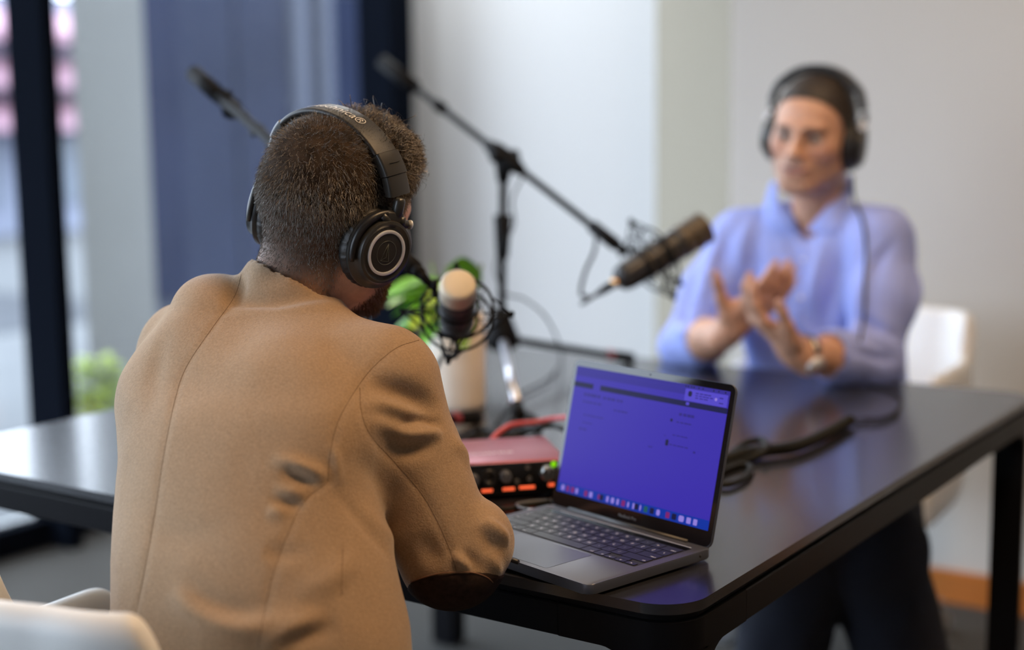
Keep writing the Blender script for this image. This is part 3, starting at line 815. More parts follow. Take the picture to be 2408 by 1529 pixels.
# per-vertex colour: pigment of the skin and clipped hair, plus painted shade
def tint(o, cols):
    a = o.data.color_attributes.new('tint', 'FLOAT_COLOR', 'POINT'); c = np.ones((len(cols), 4)); c[:, :3] = cols
    a.data.foreach_set('color', c.ravel())
def use_tint(m, amount_noise=.12, scale=90):
    n = m.node_tree.nodes; L = m.node_tree.links; b = n['Principled BSDF']
    at = n.new('ShaderNodeAttribute'); at.attribute_name = 'tint'; tx = n.new('ShaderNodeTexNoise'); tx.inputs['Scale'].default_value = scale; tx.inputs['Detail'].default_value = 4
    mr = n.new('ShaderNodeMapRange'); mr.inputs[1].default_value = .3; mr.inputs[2].default_value = .7; mr.inputs[3].default_value = 1 - amount_noise; mr.inputs[4].default_value = 1 + amount_noise
    tc = n.new('ShaderNodeTexCoord'); L.new(tc.outputs['Object'], tx.inputs[0]); L.new(tx.outputs['Fac'], mr.inputs[0])
    mx = n.new('ShaderNodeVectorMath'); mx.operation = 'SCALE'; L.new(at.outputs['Color'], mx.inputs[0]); L.new(mr.outputs[0], mx.inputs['Scale'])
    L.new(mx.outputs[0], b.inputs['Base Color'])
use_tint(m_skin1); use_tint(m_skin2, .06)
def smooth01(x, a, b_):
    t = np.clip((x - a) / (b_ - a), 0, 1); return t * t * (3 - 2 * t)
def hair_zone(L_, back_z=-.085, front=.082):
    zl = np.interp(L_[:, 1], [-.12, -.045, -.028, .0, .030, .045, .062, .085, .1], [back_z, back_z + .01, .0, .01, .020, .045, front - .022, front, front + .005])
    return L_[:, 2] - zl
L1 = local(V1, M1); hz = hair_zone(L1); near = (np.abs(L1[:, 0]) < .1) & (L1[:, 2] > -.14) & (L1[:, 1] < .12)
skin = np.array([0.60, 0.33, 0.215]); dark = np.array([0.030, 0.020, 0.014])
fade = np.where(L1[:, 1] < -.02, smooth01(hz, -.02, .055), smooth01(hz, -.006, .008)) * near
cols = skin * (1 - fade[:, None] * .88) + dark * fade[:, None] * .88
beard = smooth01(-L1[:, 2], .030, .045) * smooth01(L1[:, 1], -.002, .02) * near * (L1[:, 2] > -.125)
cols = cols * (1 - .80 * beard[:, None]) + np.array([.055, .028, .016]) * .80 * beard[:, None]
tint(body1, cols)

def strands(name, V, Q, N, weight, count, length, flow, width, m, parent, seed=3, segs=3, jitter=.35, curl=0.0):
    """short hairs grown from a surface: weight and length per vertex, flow(V, N) gives comb direction"""
    rng = np.random.default_rng(seed)
    a = np.linalg.norm(np.cross(V[Q[:, 1]] - V[Q[:, 0]], V[Q[:, 3]] - V[Q[:, 0]]), axis=1) * weight[Q].mean(1)
    c = np.cumsum(a); f = np.searchsorted(c, rng.random(count) * c[-1]); f = np.clip(f, 0, len(Q) - 1)
    u, v = rng.random((2, count)); w4 = np.stack([(1 - u) * (1 - v), u * (1 - v), u * v, (1 - u) * v], 1)
    P0 = (V[Q[f]] * w4[..., None]).sum(1); n = (N[Q[f]] * w4[..., None]).sum(1); n /= np.linalg.norm(n, axis=1)[:, None]
    ln = (length[Q[f]] * w4).sum(1) * rng.uniform(.65, 1.2, count)
    fl = flow(P0, n); d = fl + rng.normal(0, jitter, (count, 3)); d /= np.linalg.norm(d, axis=1)[:, None]
    side = np.cross(d, CF[None] + rng.normal(0, .5, (count, 3))); side /= np.linalg.norm(side, axis=1)[:, None]
    bend = np.cross(side, d) * rng.normal(0, 1, (count, 1)) + side * rng.normal(0, 1, (count, 1))
    pts = []; p = P0 - n * .0008
    for s in range(segs + 1):
        t = s / segs
        q = p + d * (ln * t)[:, None] + bend * (ln * curl * np.sin(t * 2.6) * .5)[:, None] - np.array([0, 0, 1]) * (ln * .22 * t * t)[:, None]
        w = width * (1 - .75 * t)
        pts += [q - side * w, q + side * w]
    Vt = np.stack(pts, 1).reshape(-1, 3); k = 2 * (segs + 1)
    base = (np.arange(count) * k)[:, None]
    F = np.concatenate([base + np.array([2 * s, 2 * s + 1, 2 * s + 3, 2 * s + 2]) for s in range(segs)], 0)
    return tag(obj(name, (Vt, F), m, parent), kind='stuff')
m_hair = mat('dark_brown_hair', (0.040, 0.026, 0.017), rough=0.8, noise=0.5, nscale=60, spec=0.1)
m_hairs = mat('brown_hair_strand', (0.165, 0.140, 0.115), rough=0.4, noise=0.8, nscale=700, spec=0.6)
m_beardm = mat('brown_beard', (0.10, 0.050, 0.026), rough=0.6)
topz = smooth01(L1[:, 2], .055, .105)
fr = smooth01(L1[:, 1], -.02, .05) * topz
ln = .0035 + .004 * smooth01(L1[:, 2], -.03, .05) + .008 * topz + .019 * fr
wt = np.where(near, np.where(L1[:, 1] < -.02, smooth01(hz, -.018, .03), smooth01(hz, -.002, .006)), 0) * (np.abs(L1[:, 0]) < .09)
UP1 = M1[:3, 2]; FW1 = M1[:3, 1]
def flow1(p, n):
    L_ = local(p, M1); t = (smooth01(L_[:, 2], .06, .10))[:, None]; f = (smooth01(L_[:, 1], -.01, .05))[:, None] * t
    w = np.stack([vnoise(p, 55, 5), vnoise(p, 55, 6), vnoise(p, 55, 7)], 1)
    return n * (.45 + .6 * f) + UP1 * (-.9 * (1 - t) + .25 * f) + FW1 * (.15 * t + .35 * f) + w * (.25 + 1.1 * f)
# base layer that gives the longer top its body
thick = (.0015 * smooth01(L1[:, 2], .03, .07) + .004 * topz + .012 * fr * (1 + .7 * vnoise(V1, 60, 9))) * smooth01(hz, .004, .02)
cv, cq = patch(V1, Q1, N1, near & (hz > .004) & (L1[:, 2] > .03), thick)
hair1 = obj('hair', (cv, cq), m_hair, man1)
strands('hair_strands', V1, Q1, N1, wt, 42000, ln, flow1, .00030, m_hairs, hair1, curl=.25)
strands('hair_curls', cv, cq, vnormals(cv, cq), smooth01(local(cv, M1)[:, 1], -.01, .04) * smooth01(local(cv, M1)[:, 2], .06, .09), 7000,
        .013 + 0 * cv[:, 0], flow1, .00045, m_hairs, hair1, seed=5, segs=5, jitter=.3, curl=1.3)
strands('beard', V1, Q1, N1, beard * (L1[:, 2] > -.12), 5000, .0065 + 0 * ln, lambda p, n: n * .6 - UP1 * .6, .0003, m_beardm, man1, seed=8)

def eyes(M, parent, m_iris, r=.0122):
    for sx_ in (-1, 1):
        c = mpt(M, (.031 * sx_, .0738, .0070)); f = M[:3, 1]
        b = B(); lathe(b, c - f * r, f, [(r - r * math.cos(a), r * math.sin(a)) for a in np.linspace(.05, PI - .05, 14)], 20)
        e = obj('eyeball', b, mat('eye_white', (.42, .37, .34), rough=.2), parent)
        b = B(); lathe(b, c + f * (r - .0014), f, [(0, .0058), (.0012, .0056), (.0018, .003)], 18); i_ = obj('iris', b, m_iris, e)
eyes(M1, man1, mat('brown_iris', (.05, .03, .02), rough=.1))

m_jeans = mat('dark_navy_trousers', (0.012, 0.015, 0.028), rough=0.9, noise=0.2, nscale=200, bump=0.3, bscale=800)
m_shoe = mat('dark_leather_shoe', (0.03, 0.018, 0.012), rough=0.35)
def trousers(man, hipc, kneeL, kneeR, ankL, ankR, waist, lo, hi, toeL, toeR, fat=0.0):
    S_ = Sdf(); S_.ell(np.array(hipc) + (0, 0, .02), (.17, .13, .105), k=.04)
    S_.cap(hipc, waist, .115, .115, k=.05)
    for sx_, kn, an in ((-1, kneeL, ankL), (1, kneeR, ankR)):
        hp = np.array(hipc) + (.085 * sx_, 0, 0)
        S_.cap(hp, kn, .092, .068 + fat, k=.03); S_.cap(kn, an, .066 + fat, .053 + fat, k=.02)
    V, Q = S_.mesh(.0065, lo, hi, smooth=2); V += vnormals(V, Q) * (vnoise(V, 16, 3) * .005)[:, None]
    obj('trousers', (V, Q), m_jeans, man)
    for an, to in ((ankL, toeL), (ankR, toeR)):
        S_ = Sdf(); an = np.array(an); to = np.array(to); d_ = to - an; d_[2] = 0
        S_.cap((an[0], an[1], .055), (to[0], to[1], .040), .046, .036, k=.02); S_.cap((an[0], an[1], .05), (an[0], an[1], .09), .045, .045, k=.02)
        S_.ell((an[0] + d_[0] * .4, an[1] + d_[1] * .4, -.03), (.2, .2, .031), k=.004, op=-1)
        V, Q = S_.mesh(.005, np.minimum(an, to) - .1, np.maximum(an, to) + .1, smooth=1)
        obj('shoe', (V, Q), m_shoe, man)
trousers(man1, (-.40, -.30, .565), (-.56, .10, .515), (-.30, .10, .515), (-.56, .08, .12), (-.30, .08, .12), (-.36, -.29, .68),
         (-.80, -.55, .0), (-.05, .30, .85), (-.57, .24, .045), (-.29, .24, .045))

# ================================================================ HEADPHONES
m_hpbk = mat('black_plastic', (0.014, 0.014, 0.015), rough=0.38, bump=0.03, bscale=2000)
m_hpgl = mat('satin_black_plastic', (0.030, 0.029, 0.026), rough=0.33)
m_leth = mat('black_leatherette', (0.020, 0.019, 0.018), rough=0.45, bump=0.15, bscale=900)
m_silver = mat('silver_ring', (0.80, 0.82, 0.85), rough=0.35, metal=0.35)
m_print = mat('silver_print', (0.62, 0.60, 0.56), rough=0.5)
m_emb = mat('dark_emboss', (0.09, 0.10, 0.09), rough=0.3)
def text_mesh(txt, size, align='CENTER'):
    cu = bpy.data.curves.new('lettering', 'FONT'); cu.body = txt; cu.size = size; cu.align_x = align; cu.resolution_u = 3
    o = bpy.data.objects.new('lettering', cu); COL.objects.link(o)
    bpy.context.view_layer.update()
    me = bpy.data.meshes.new_from_object(o.evaluated_get(bpy.context.evaluated_depsgraph_get()))
    V = np.array([v.co[:] for v in me.vertices]); F = [tuple(p.vertices) for p in me.polygons]
    bpy.data.objects.remove(o); bpy.data.curves.remove(cu); bpy.data.meshes.remove(me)
    return V, F
def sweep(bm, centers, nrm, wax, section):
    """section: list of (w, n) offsets"""
    rings = []
    for c, n, w in zip(centers, nrm, wax):
        rings.append([bm.verts.new(Vector(c + w * a + n * b_)) for a, b_ in section])
    k = len(section)
    for A, C_ in zip(rings, rings[1:]):
        for j in range(k): bm.faces.new((A[j], A[(j + 1) % k], C_[(j + 1) % k], C_[j]))
    bm.faces.new(list(reversed(rings[0]))); bm.faces.new(rings[-1])
def sect(w, n0, n1, r=.002, crown=0.0):
    pts = [(x * 1.0, y * 1.0) for x, y in rrect(-w / 2, n0, w / 2, n1, min(r, (n1 - n0) / 2 - 1e-5), 3)]
    if crown: pts = [(x, y + (crown * (1 - (2 * x / w) ** 2) if y > (n0 + n1) / 2 else 0)) for x, y in pts]
    return pts
def headphones(M, label, lean=12, cup_yaw=14, A=.098, Hh=.086, zc=.050, text=None, style=0, cz=-.010, cup_scale=1.0, bw=.036, skew=0.0):
    Mw = Matrix(M.tolist()); G = lambda p: np.array(Mw @ Vector(p))
    t = thing('headphones', label, 'headphones', tuple(M[:3, 3]))
    lb = math.radians(lean); sl, cl = math.sin(lb), math.cos(lb)
    Rw = M[:3, :3]
    def band(phi, off=0.0):
        x = A * math.copysign(abs(math.cos(phi)) ** .97, math.cos(phi)); h = Hh * math.sin(phi) ** .98 if math.sin(phi) > 0 else 0
        nx, nh = math.cos(phi), math.sin(phi)
        p = np.array([x + nx * off, -(h + nh * off) * sl, zc + (h + nh * off) * cl])
        p[0] -= skew * p[2]
        return G(p), Rw @ np.array([nx, -nh * sl, nh * cl]), Rw @ np.array([0, cl, sl])
    def strip(name, a0, a1, section, m, parent, n=40):
        b = B(); ps = [band(a) for a in np.linspace(a0, a1, n)]
        sweep(b, [p[0] for p in ps], [p[1] for p in ps], [p[2] for p in ps], section)
        return auto(obj(name, b, m, parent), 50)
    R_ = math.radians
    hb = strip('headband', R_(40), R_(140), sect(bw, 0, .0065, .003, .0012), m_leth, t, 60)
    strip('headband_pad', R_(33), R_(147), sect(bw * .86, -.010, .0002, .0045), m_hpbk, t, 60)
    if text:
        V, F = text_mesh(text, .0185); L = V[:, 0].max() - V[:, 0].min()
        rad_ = .105; Vw = []
        for v in V:
            ph = PI / 2 - v[0] / rad_ * 1.0 + R_(9)
            c, n, w = band(ph, .0); wv = v[1] - .0065
            Vw.append(c + w * wv + n * (.0067 + .0012 * (1 - (2 * wv / bw) ** 2)))
        obj('lettering', (np.array(Vw), F), m_print, hb, smooth=False)
    for s in (1, -1):
        f = (lambda d: R_(d)) if s > 0 else (lambda d: PI - R_(d))
        e1 = strip('end_cap', f(39.5), f(22.5), sect(bw * .98, -.004, .0085, .003, .0012), m_hpgl, t, 12)
        c0, n0, w0 = band(f(31)); b = B()
        tube(b, [c0 + w0 * -.008 + n0 * .0098, c0 + w0 * .009 + n0 * .0098], .0004, 6); obj('size_mark', b, m_hpbk, e1)
        strip('end_cap', f(22), f(7), sect(bw * .92, -.004, .0075, .003, .001), m_hpgl, t, 10)
        # yoke: knob, hinge bar with bright screw, bracket
        cc = np.array([s * (A - .002), -.002, zc - .004]) if s > 0 else np.array([s * (A - .002), -.002, zc - .004])
        ys = math.radians(cup_yaw) * (1 if s > 0 else 1)
        ax = np.array([s * math.cos(ys), -math.sin(ys), 0.0]); fwd = np.array([math.sin(ys) * s, math.cos(ys), 0.0])
        k0 = np.array([s * (A + .004), -.006, zc + .008])
        my = m_silver if style else m_hpgl
        b = B(); tube(b, [G(k0), G(k0 - (0, 0, .004)), G(k0 - (0, 0, .018)), G(k0 - (0, 0, .024))], [.0052, .0065, .0065, .004], 16); yk = obj('swivel_knob', b, m_hpgl, t)
        hb0 = k0 - np.array([0, 0, .029])
        b = B(); tube(b, [G(hb0 - fwd * .013), G(hb0 + fwd * .0165)], .0047, 16); obj('hinge_bar', b, my, yk)
        for q in (-.012, .016):
            b = B(); d = fwd * (1 if q > 0 else -1); lathe(b, G(hb0 + fwd * q * 1.25), Rw @ d, [(0, .0054), (.0018, .0052), (.0020, .0028), (.0010, .0022)], 16); obj('screw', b, m_silver, yk)
        r1 = .0455 * cup_scale; C0 = np.array([s * .068, -.006, cz]); oval = 1.10
        def disc(name, prof, m, parent, n=56, wr=0.0, c=C0):
            b = B(); rings = []
            for d, r in prof:
                ring = []
                for j in range(n):
                    a = 2 * PI * j / n; rr = r * (1 + (wr * (math.sin(a * 31) * .6 + math.sin(a * 47 + 1) * .4) if wr else 0))
                    p = c + ax * d + fwd * rr * math.cos(a) + np.array([0, 0, 1]) * rr * math.sin(a) * oval
                    ring.append(b.verts.new(Vector(G(p))))
                rings.append(ring)
            for P_, Q_ in zip(rings, rings[1:]):
                for j in range(n): b.faces.new((P_[j], P_[(j + 1) % n], Q_[(j + 1) % n], Q_[j]))
            b.faces.new(list(reversed(rings[0]))); b.faces.new(rings[-1])
            return auto(obj(name, b, m, parent), 45)
        cup = disc('ear_cup', [(.014, r1 * .93), (.016, r1 * .97), (.020, r1 * .965), (.023, r1 * .86), (.026, r1 * .80), (.030, r1 * .78), (.0325, r1 * .76), (.0335, r1 * .70), (.0315, r1 * .62), (.0325, r1 * .55), (.0325, .001)], m_hpgl if s > 0 else m_hpbk, t)
        disc('ear_pad', [(-.002, r1 * .70), (-.003, r1 * .85), (.0, r1 * .97), (.005, r1 * 1.02), (.010, r1 * 1.01), (.014, r1 * .95)], m_leth, t, n=160, wr=.012)
        disc('trim_ring', [(.0305, .0240), (.0343, .0238), (.0348, .0228), (.0343, .0206), (.0305, .0203)], m_silver if not style else m_hpgl, cup, n=64)
        disc('badge', [(.031, .0196), (.0332, .0194), (.0334, .0185), (.0330, .001)], m_hpgl, cup)
        if style == 0:
            b = B(); cir = []
            for j in range(48):
                a = 2 * PI * j / 48; cir.append(G(C0 + ax * .0334 + fwd * .0125 * math.cos(a) + np.array([0, 0, 1.1]) * .0125 * math.sin(a)))
            tube(b, cir, .00035, 6, closed=True)
            q = lambda u, v: G(C0 + ax * .0334 + fwd * u + np.array([0, 0, 1.0]) * v)
            u_ = s
            tube(b, [q(-.0062 * u_, -.0095), q(.0002 * u_, .0105), q(.0048 * u_, -.0095), q(-.0062 * u_, -.0095)], .00042, 6)
            tube(b, [q(.0002 * u_, .0105), q(.0008 * u_, -.0050), q(-.0062 * u_, -.0095)], .00035, 6)
            obj('emblem', b, m_emb, cup)
        # bracket from hinge to cup
        b = B(); top = hb0 - np.array([0, 0, .002]); bot = C0 + ax * .026 + np.array([0, 0, r1 * .86 * oval])
        for q0 in (-.008, .010):
            tube(b, [G(top + fwd * q0), G((top + bot) / 2 + fwd * q0 * 1.1 + ax * .002), G(bot + fwd * q0 * 1.5)], [.0042, .0045, .0048], 10)
        box(b, G((top + bot) / 2 + ax * .001), (.022, .0065, .020 if not style else .030), Matrix((Rw @ fwd, Rw @ ax, Rw @ np.array([0, 0, 1]))).transposed(), bev=.002)
        # yoke arc wrapping the rear half of the cup
        obj('bracket', b, my, yk)
        b = B(); arc = []
        for a in np.linspace(math.radians(62), math.radians(200), 24):
            arc.append(G(C0 + ax * .0250 + fwd * r1 * .92 * math.cos(a) + np.array([0, 0, oval]) * r1 * .92 * math.sin(a)))
        tube(b, arc, [.0026 + .0022 * math.sin(PI * i / 23) for i in range(24)], 10); obj('yoke', b, m_hpbk if s > 0 else my, yk)
    return t
hp1 = headphones(M1, 'black headphones with a silver ring on the ear cup, worn with the camel jacket', text='audio-technica\u00ae', lean=13, skew=.085, A=.090, Hh=.078, cup_scale=.94, cz=-.004, cup_yaw=18)

# ================================================================ MAN IN THE BLUE SHIRT
def PY(px, py, y):
    d = rdir(px, py); return CAM + d * (y - CAM[1]) / d[1]
EAR2 = P(1914, 322, 2.87)
M2 = Mloc(EAR2, rz=PI + math.radians(3), ry=math.radians(7), rx=math.radians(-6))
man2 = thing('person', 'man in a light blue shirt facing the camera across the table, hands raised', 'person', (-.47, 1.62, 0))
NB2 = np.array((-.480, 1.540, 1.020))
S = Sdf(); head_prims(S, M2, NB2)
SL2, SR2 = PY(1745, 560, 1.52), PY(2070, 560, 1.50)       # shoulder joints, left and right in the picture
EL2, ER2 = PY(1622, 815, 1.41), PY(2050, 850, 1.40)
WL2 = P(1712, 780, 2.80); WR2 = P(1872, 828, 2.66)
cx2 = (SL2[0] + SR2[0]) / 2
S.loft([(.52, cx2, 1.66, .135, .10), (.75, cx2, 1.60, .13, .085), (.92, cx2, 1.56, .14, .085), (.97, cx2, 1.55, .13, .06)], k=.04)
for sh, el, wr in ((SL2, EL2, WL2), (SR2, ER2, WR2)):
    S.cap(NB2 - (0, 0, .03), sh, .040, .042, k=.03); S.cap(sh, el, .044, .036, k=.02); S.cap(el, (el + wr) / 2, .036, .038, k=.02); S.cap((el + wr) / 2, wr, .038, .026, k=.03)
d1 = P(1885, 625, 2.70) - WL2; d2 = P(1690, 668, 2.62) - WR2
tipsA = hand_prims(S, WL2, d1, (-.45, .55, .70), 1, L=.190, curl=(.22, .22, .25, .3), spread=.06, thumb=(1.0, .9))
tipsB = hand_prims(S, WR2, d2, (.5, .5, .70), -1, L=.190, curl=(.55, .6, .65, .7), spread=.06, thumb=(.5, .35))
KN2 = {-1: P(1880, 1300, 2.52), 1: P(2050, 1305, 2.52)}; AN2 = {-1: PH(1800, 1720, .11), 1: PH(2170, 1730, .11)}; TO2 = {-1: AN2[-1] + (0, -.13, -.065), 1: AN2[1] + (.05, -.12, -.065)}
for sx_ in (-1, 1):
    leg_prims(S, (cx2 + .085 * sx_, 1.66, .53), KN2[sx_], AN2[sx_], TO2[sx_])
V2, Q2 = S.mesh(.0034, (-1.0, .70, -.02), (.15, 1.90, 1.42), smooth=1)
N2 = vnormals(V2, Q2)
body2 = obj('body', (V2, Q2), m_skin2, man2)
L2 = local(V2, M2); near2 = (np.abs(L2[:, 0]) < .1) & (L2[:, 2] > -.14) & (np.abs(L2[:, 1]) < .13)
hz2 = hair_zone(L2, -.075, .090); f2 = smooth01(hz2, -.004, .012) * near2
skin2 = np.array([.60, .335, .225]); cols = np.tile(skin2, (len(V2), 1))
def mixc(cols, w, c): return cols * (1 - w[:, None]) + np.array(c) * w[:, None]
def blob(L_, c, r): return np.exp(-(((L_ - np.array(c)) / np.array(r)) ** 2).sum(1))
for sx_ in (-1, 1):
    cols = mixc(cols, .5 * blob(L2, (.045 * sx_, .07, -.018), (.022, .03, .018)), (.56, .23, .16))
    cols = mixc(cols, .95 * blob(L2, (.031 * sx_, .085, .008), (.019, .02, .012)), (.14, .07, .05))  # shade of the eye sockets, put into the skin colour
    brow = smooth01(-np.abs(L2[:, 2] - .0255 + .10 * (np.abs(L2[:, 0]) - .03) * (np.abs(L2[:, 0]) > .03)), -.0080, -.0035) * smooth01(-np.abs(L2[:, 0] - .032 * sx_), -.022, -.017) * (L2[:, 1] > .05)
    cols = mixc(cols, .72 * brow, (.045, .028, .02))
cols = mixc(cols, .28 * smooth01(-L2[:, 2], .028, .050) * smooth01(L2[:, 1], .0, .03) * near2, (.21, .135, .10))     # shaved beard shadow
LZ = L2[:, 2] + .0555 - 5.0 * L2[:, 0] ** 2
lip = smooth01(-(((L2[:, 0] / .028) ** 2 + (LZ / .0085) ** 2)), -1.2, -.7) * (L2[:, 1] > .07)
cols = mixc(cols, .8 * lip, (.42, .17, .14))
cols = mixc(cols, .9 * smooth01(-np.abs(LZ - .0005), -.0022, -.0008) * (np.abs(L2[:, 0]) < .025) * (L2[:, 1] > .07), (.05, .02, .02))
cols = mixc(cols, .93 * f2, (.035, .026, .021))
grey = f2 * smooth01(np.abs(L2[:, 0]), .05, .07) * smooth01(.075 - L2[:, 2], 0, .03)
cols = mixc(cols, .45 * grey, (.22, .20, .19))
tint(body2, cols)
ln2 = np.full(len(V2), .004) + .006 * smooth01(L2[:, 2], .08, .11)
th2 = (.001 + .005 * smooth01(L2[:, 2], .07, .11)) * smooth01(hz2, .002, .015)
m_hair2 = mat('greying_dark_hair', (0.038, 0.028, 0.022), rough=0.6, noise=0.4, nscale=80)
cv, cq = patch(V2, Q2, N2, near2 & (hz2 > .003) & (L2[:, 2] > .02), th2)
hair2 = obj('hair', (cv, cq), m_hair2, man2)
UP2 = M2[:3, 2]; FW2 = M2[:3, 1]
strands('hair_strands', V2, Q2, N2, f2 * (np.abs(L2[:, 0]) < .09), 12000, ln2 + .003, lambda p, n: n * .7 + FW2 * .4 + UP2 * .1, .0004, m_hair2, hair2, seed=21)
eyes(M2, man2, mat('dark_iris', (.03, .02, .015), rough=.1))
b = B()
# shirt
m_shirt = mat('light_blue_cotton', (0.355, 0.435, 0.90), rough=0.85, bump=0.10, bscale=1200, noise=0.03, nscale=300, spec=0.2)
H = Sdf()
H.loft([(.56, cx2, 1.66, .175, .14), (.70, cx2, 1.62, .170, .13), (.80, cx2, 1.585, .172, .125), (.90, cx2, 1.56, .180, .120), (.97, cx2, 1.55, .180, .105), (1.02, cx2 + .01, 1.545, .120, .080), (1.045, cx2 + .018, 1.545, .075, .066)], k=.04, ex=2.3)
for sh, s_ in ((SL2, -1), (SR2, 1)):
    H.cap(NB2 + (.045 * s_, .0, .012), sh + (0, 0, .002), .046, .062, k=.06)
for sh, el, wr, s_, cuff in ((SL2, EL2, WL2, -1, .36), (SR2, ER2, WR2, 1, .50)):
    md = (sh + el) / 2 + np.array((.012 * s_, .01, 0))
    H.cap(sh - (0, 0, .008), md, .058, .063, k=.03); H.cap(md, el, .063, .058, k=.03); H.ell(el, (.064, .062, .050), k=.02)
    ce = el + (wr - el) * cuff; H.cap(el, ce, .058, .050, k=.02)
    H.cap(ce - (wr - el) * .10, ce + (wr - el) * .02, .054, .053, k=.004)
    dd = (wr - el) / np.linalg.norm(wr - el)
    H.cap(ce + dd * .012, ce + dd * .10, .044, .044, k=.004, op=-1)
# open neckline
nf = mpt(M2, (0, .02, -.13))
H.cap(NB2 + (0, -.01, .03), NB2 + (.0, -.03, .12), .058, .072, k=.008, op=-1)
H.cap(NB2 + (.0, -.085, -.012), NB2 + (.0, -.04, .04), .010, .045, k=.012, op=-1)
VH, QH = H.mesh(.0042, (-1.0, 1.1, .56), (.08, 1.86, 1.12), smooth=2)
NH = vnormals(VH, QH)
# anisotropic cloth folds that run from the shoulders and elbows
def fold_noise(X, o, scale, seed):
    d = X - o; r = np.linalg.norm(d, axis=1); u = d / np.maximum(r, 1e-4)[:, None]
    return vnoise(np.concatenate([u * scale * .055, ], 1) + r[:, None] * .25, 50 / 50 * 18, seed)
TH_ = bvh(VH, QH)
def ridge2(pix, w, a, taper=True):
    p = on_surface(TH_, pix, 5)
    if len(p) > 1: crease(VH, NH, p, w, a, taper)
VH += NH * (vnoise(VH * np.array([1, 1, .45]), 26, 4) * .0035)[:, None]
for pix, w, a in (
    ([(1770, 500), (1745, 580), (1735, 680)], .012, .009), ([(1800, 520), (1775, 620), (1790, 720)], .012, -.008),
    ([(1720, 520), (1700, 600), (1690, 690)], .011, -.009), ([(1690, 560), (1660, 650), (1640, 740)], .011, .008),
    ([(1640, 620), (1615, 700), (1600, 780)], .012, -.006), ([(1590, 740), (1640, 750), (1700, 735)], .010, -.009),
    ([(1580, 770), (1620, 790), (1650, 800)], .010, .007),
    ([(1950, 540), (1920, 640), (1900, 740)], .014, .008), ([(1990, 560), (1960, 680), (1930, 790)], .013, -.008),
    ([(1850, 560), (1880, 620), (1890, 700)], .012, -.006), ([(2060, 560), (2030, 680), (2000, 800)], .013, .009),
    ([(2110, 560), (2050, 640), (2010, 760)], .011, -.010), ([(2000, 740), (2060, 770), (2130, 800)], .011, -.010),
    ([(1990, 770), (2060, 800), (2120, 830)], .010, .008), ([(2000, 820), (2060, 840), (2110, 850)], .009, -.008),
    ([(1990, 860), (2010, 830), (2000, 800)], .008, -.007), ([(2150, 580), (2160, 680), (2140, 780)], .014, .007),
    ([(1860, 720), (1900, 780), (1960, 800)], .014, .006)):
    ridge2(pix, w, a)
NH = vnormals(VH, QH); TH_ = bvh(VH, QH)
shirt = obj('shirt', (VH, QH), m_shirt, man2)
# collar with two points, placket and buttons
def sheet(name, rows, m, parent, thick=.0022):
    V = []; F = []; n = len(rows[0])
    for r in rows: V += [tuple(p) for p in r]
    for i in range(len(rows) - 1):
        for j in range(n - 1): a = i * n + j; F.append((a, a + 1, a + n + 1, a + n))
    o = obj(name, (np.array(V), F), m, parent); md = o.modifiers.new('solid', 'SOLIDIFY'); md.thickness = thick
    ss = o.modifiers.new('sub', 'SUBSURF'); ss.levels = 1; ss.render_levels = 2
    return o
def lifted(px, py, y, lift):
    h = TH_.ray_cast(Vector(CAM), Vector(rdir(px, py))); q = PY(px, py, y)
    if h[0] is not None and abs(h[0].y - y) < .07: q = np.array(h[0])
    return q - np.array(rdir(px, py)) * lift
for inn2, out2 in (([(1985, 408, 1.56), (1975, 440, 1.52), (1950, 480, 1.485), (1920, 515, 1.465), (1888, 548, 1.455)], [(2000, 412, 1.57), (2006, 445, 1.53), (1998, 482, 1.48), (1986, 520, 1.45), (1968, 552, 1.438)]),
                   ([(1828, 425, 1.56), (1826, 455, 1.52), (1834, 490, 1.485), (1854, 522, 1.465), (1884, 550, 1.455)], [(1813, 422, 1.57), (1802, 455, 1.53), (1794, 485, 1.49), (1790, 510, 1.455), (1802, 536, 1.44)])):
    A_ = [lifted(*q, .010) for q in inn2]; C_ = [lifted(*q, .004) for q in out2]
    rows = [[a_, a_ * .5 + c_ * .5 - np.array(rdir(1900, 480)) * .008, c_] for a_, c_ in zip(A_, C_)]
    sheet('collar', rows, m_shirt, shirt)
pl = on_surface(TH_, [(1893, 575), (1888, 640), (1880, 720), (1872, 800)], 6)
b = B()
for p_ in pl: pass
pts = [np.array(p_) - np.array(rdir(1885, 650)) * .001 for p_ in pl]
tube(b, pts, .0012, 6); obj('placket', b, m_shirt, shirt)
for q in ((1890, 610), (1884, 700)):
    h = on_surface(TH_, [q, (q[0] + 1, q[1])], 1)
    if h: b = B(); d_ = -np.array(rdir(*q)); lathe(b, h[0], d_, [(0, .005), (.002, .005), (.0024, .003)], 14); obj('button', b, mat('shirt_button', (.75, .77, .85), rough=.3), shirt)
trousers(man2, (cx2, 1.66, .565), KN2[-1] + (0, 0, .01), KN2[1] + (0, 0, .01), AN2[-1], AN2[1], (cx2, 1.63, .70), (-1.0, .70, .0), (.25, 1.95, .85), TO2[-1], TO2[1], fat=.026)
hp2 = headphones(M2, 'black headphones with silver hinges on the man in the blue shirt', lean=4, cup_yaw=6, style=1, A=.094, Hh=.086, zc=.052, bw=.030, cup_scale=1.02)
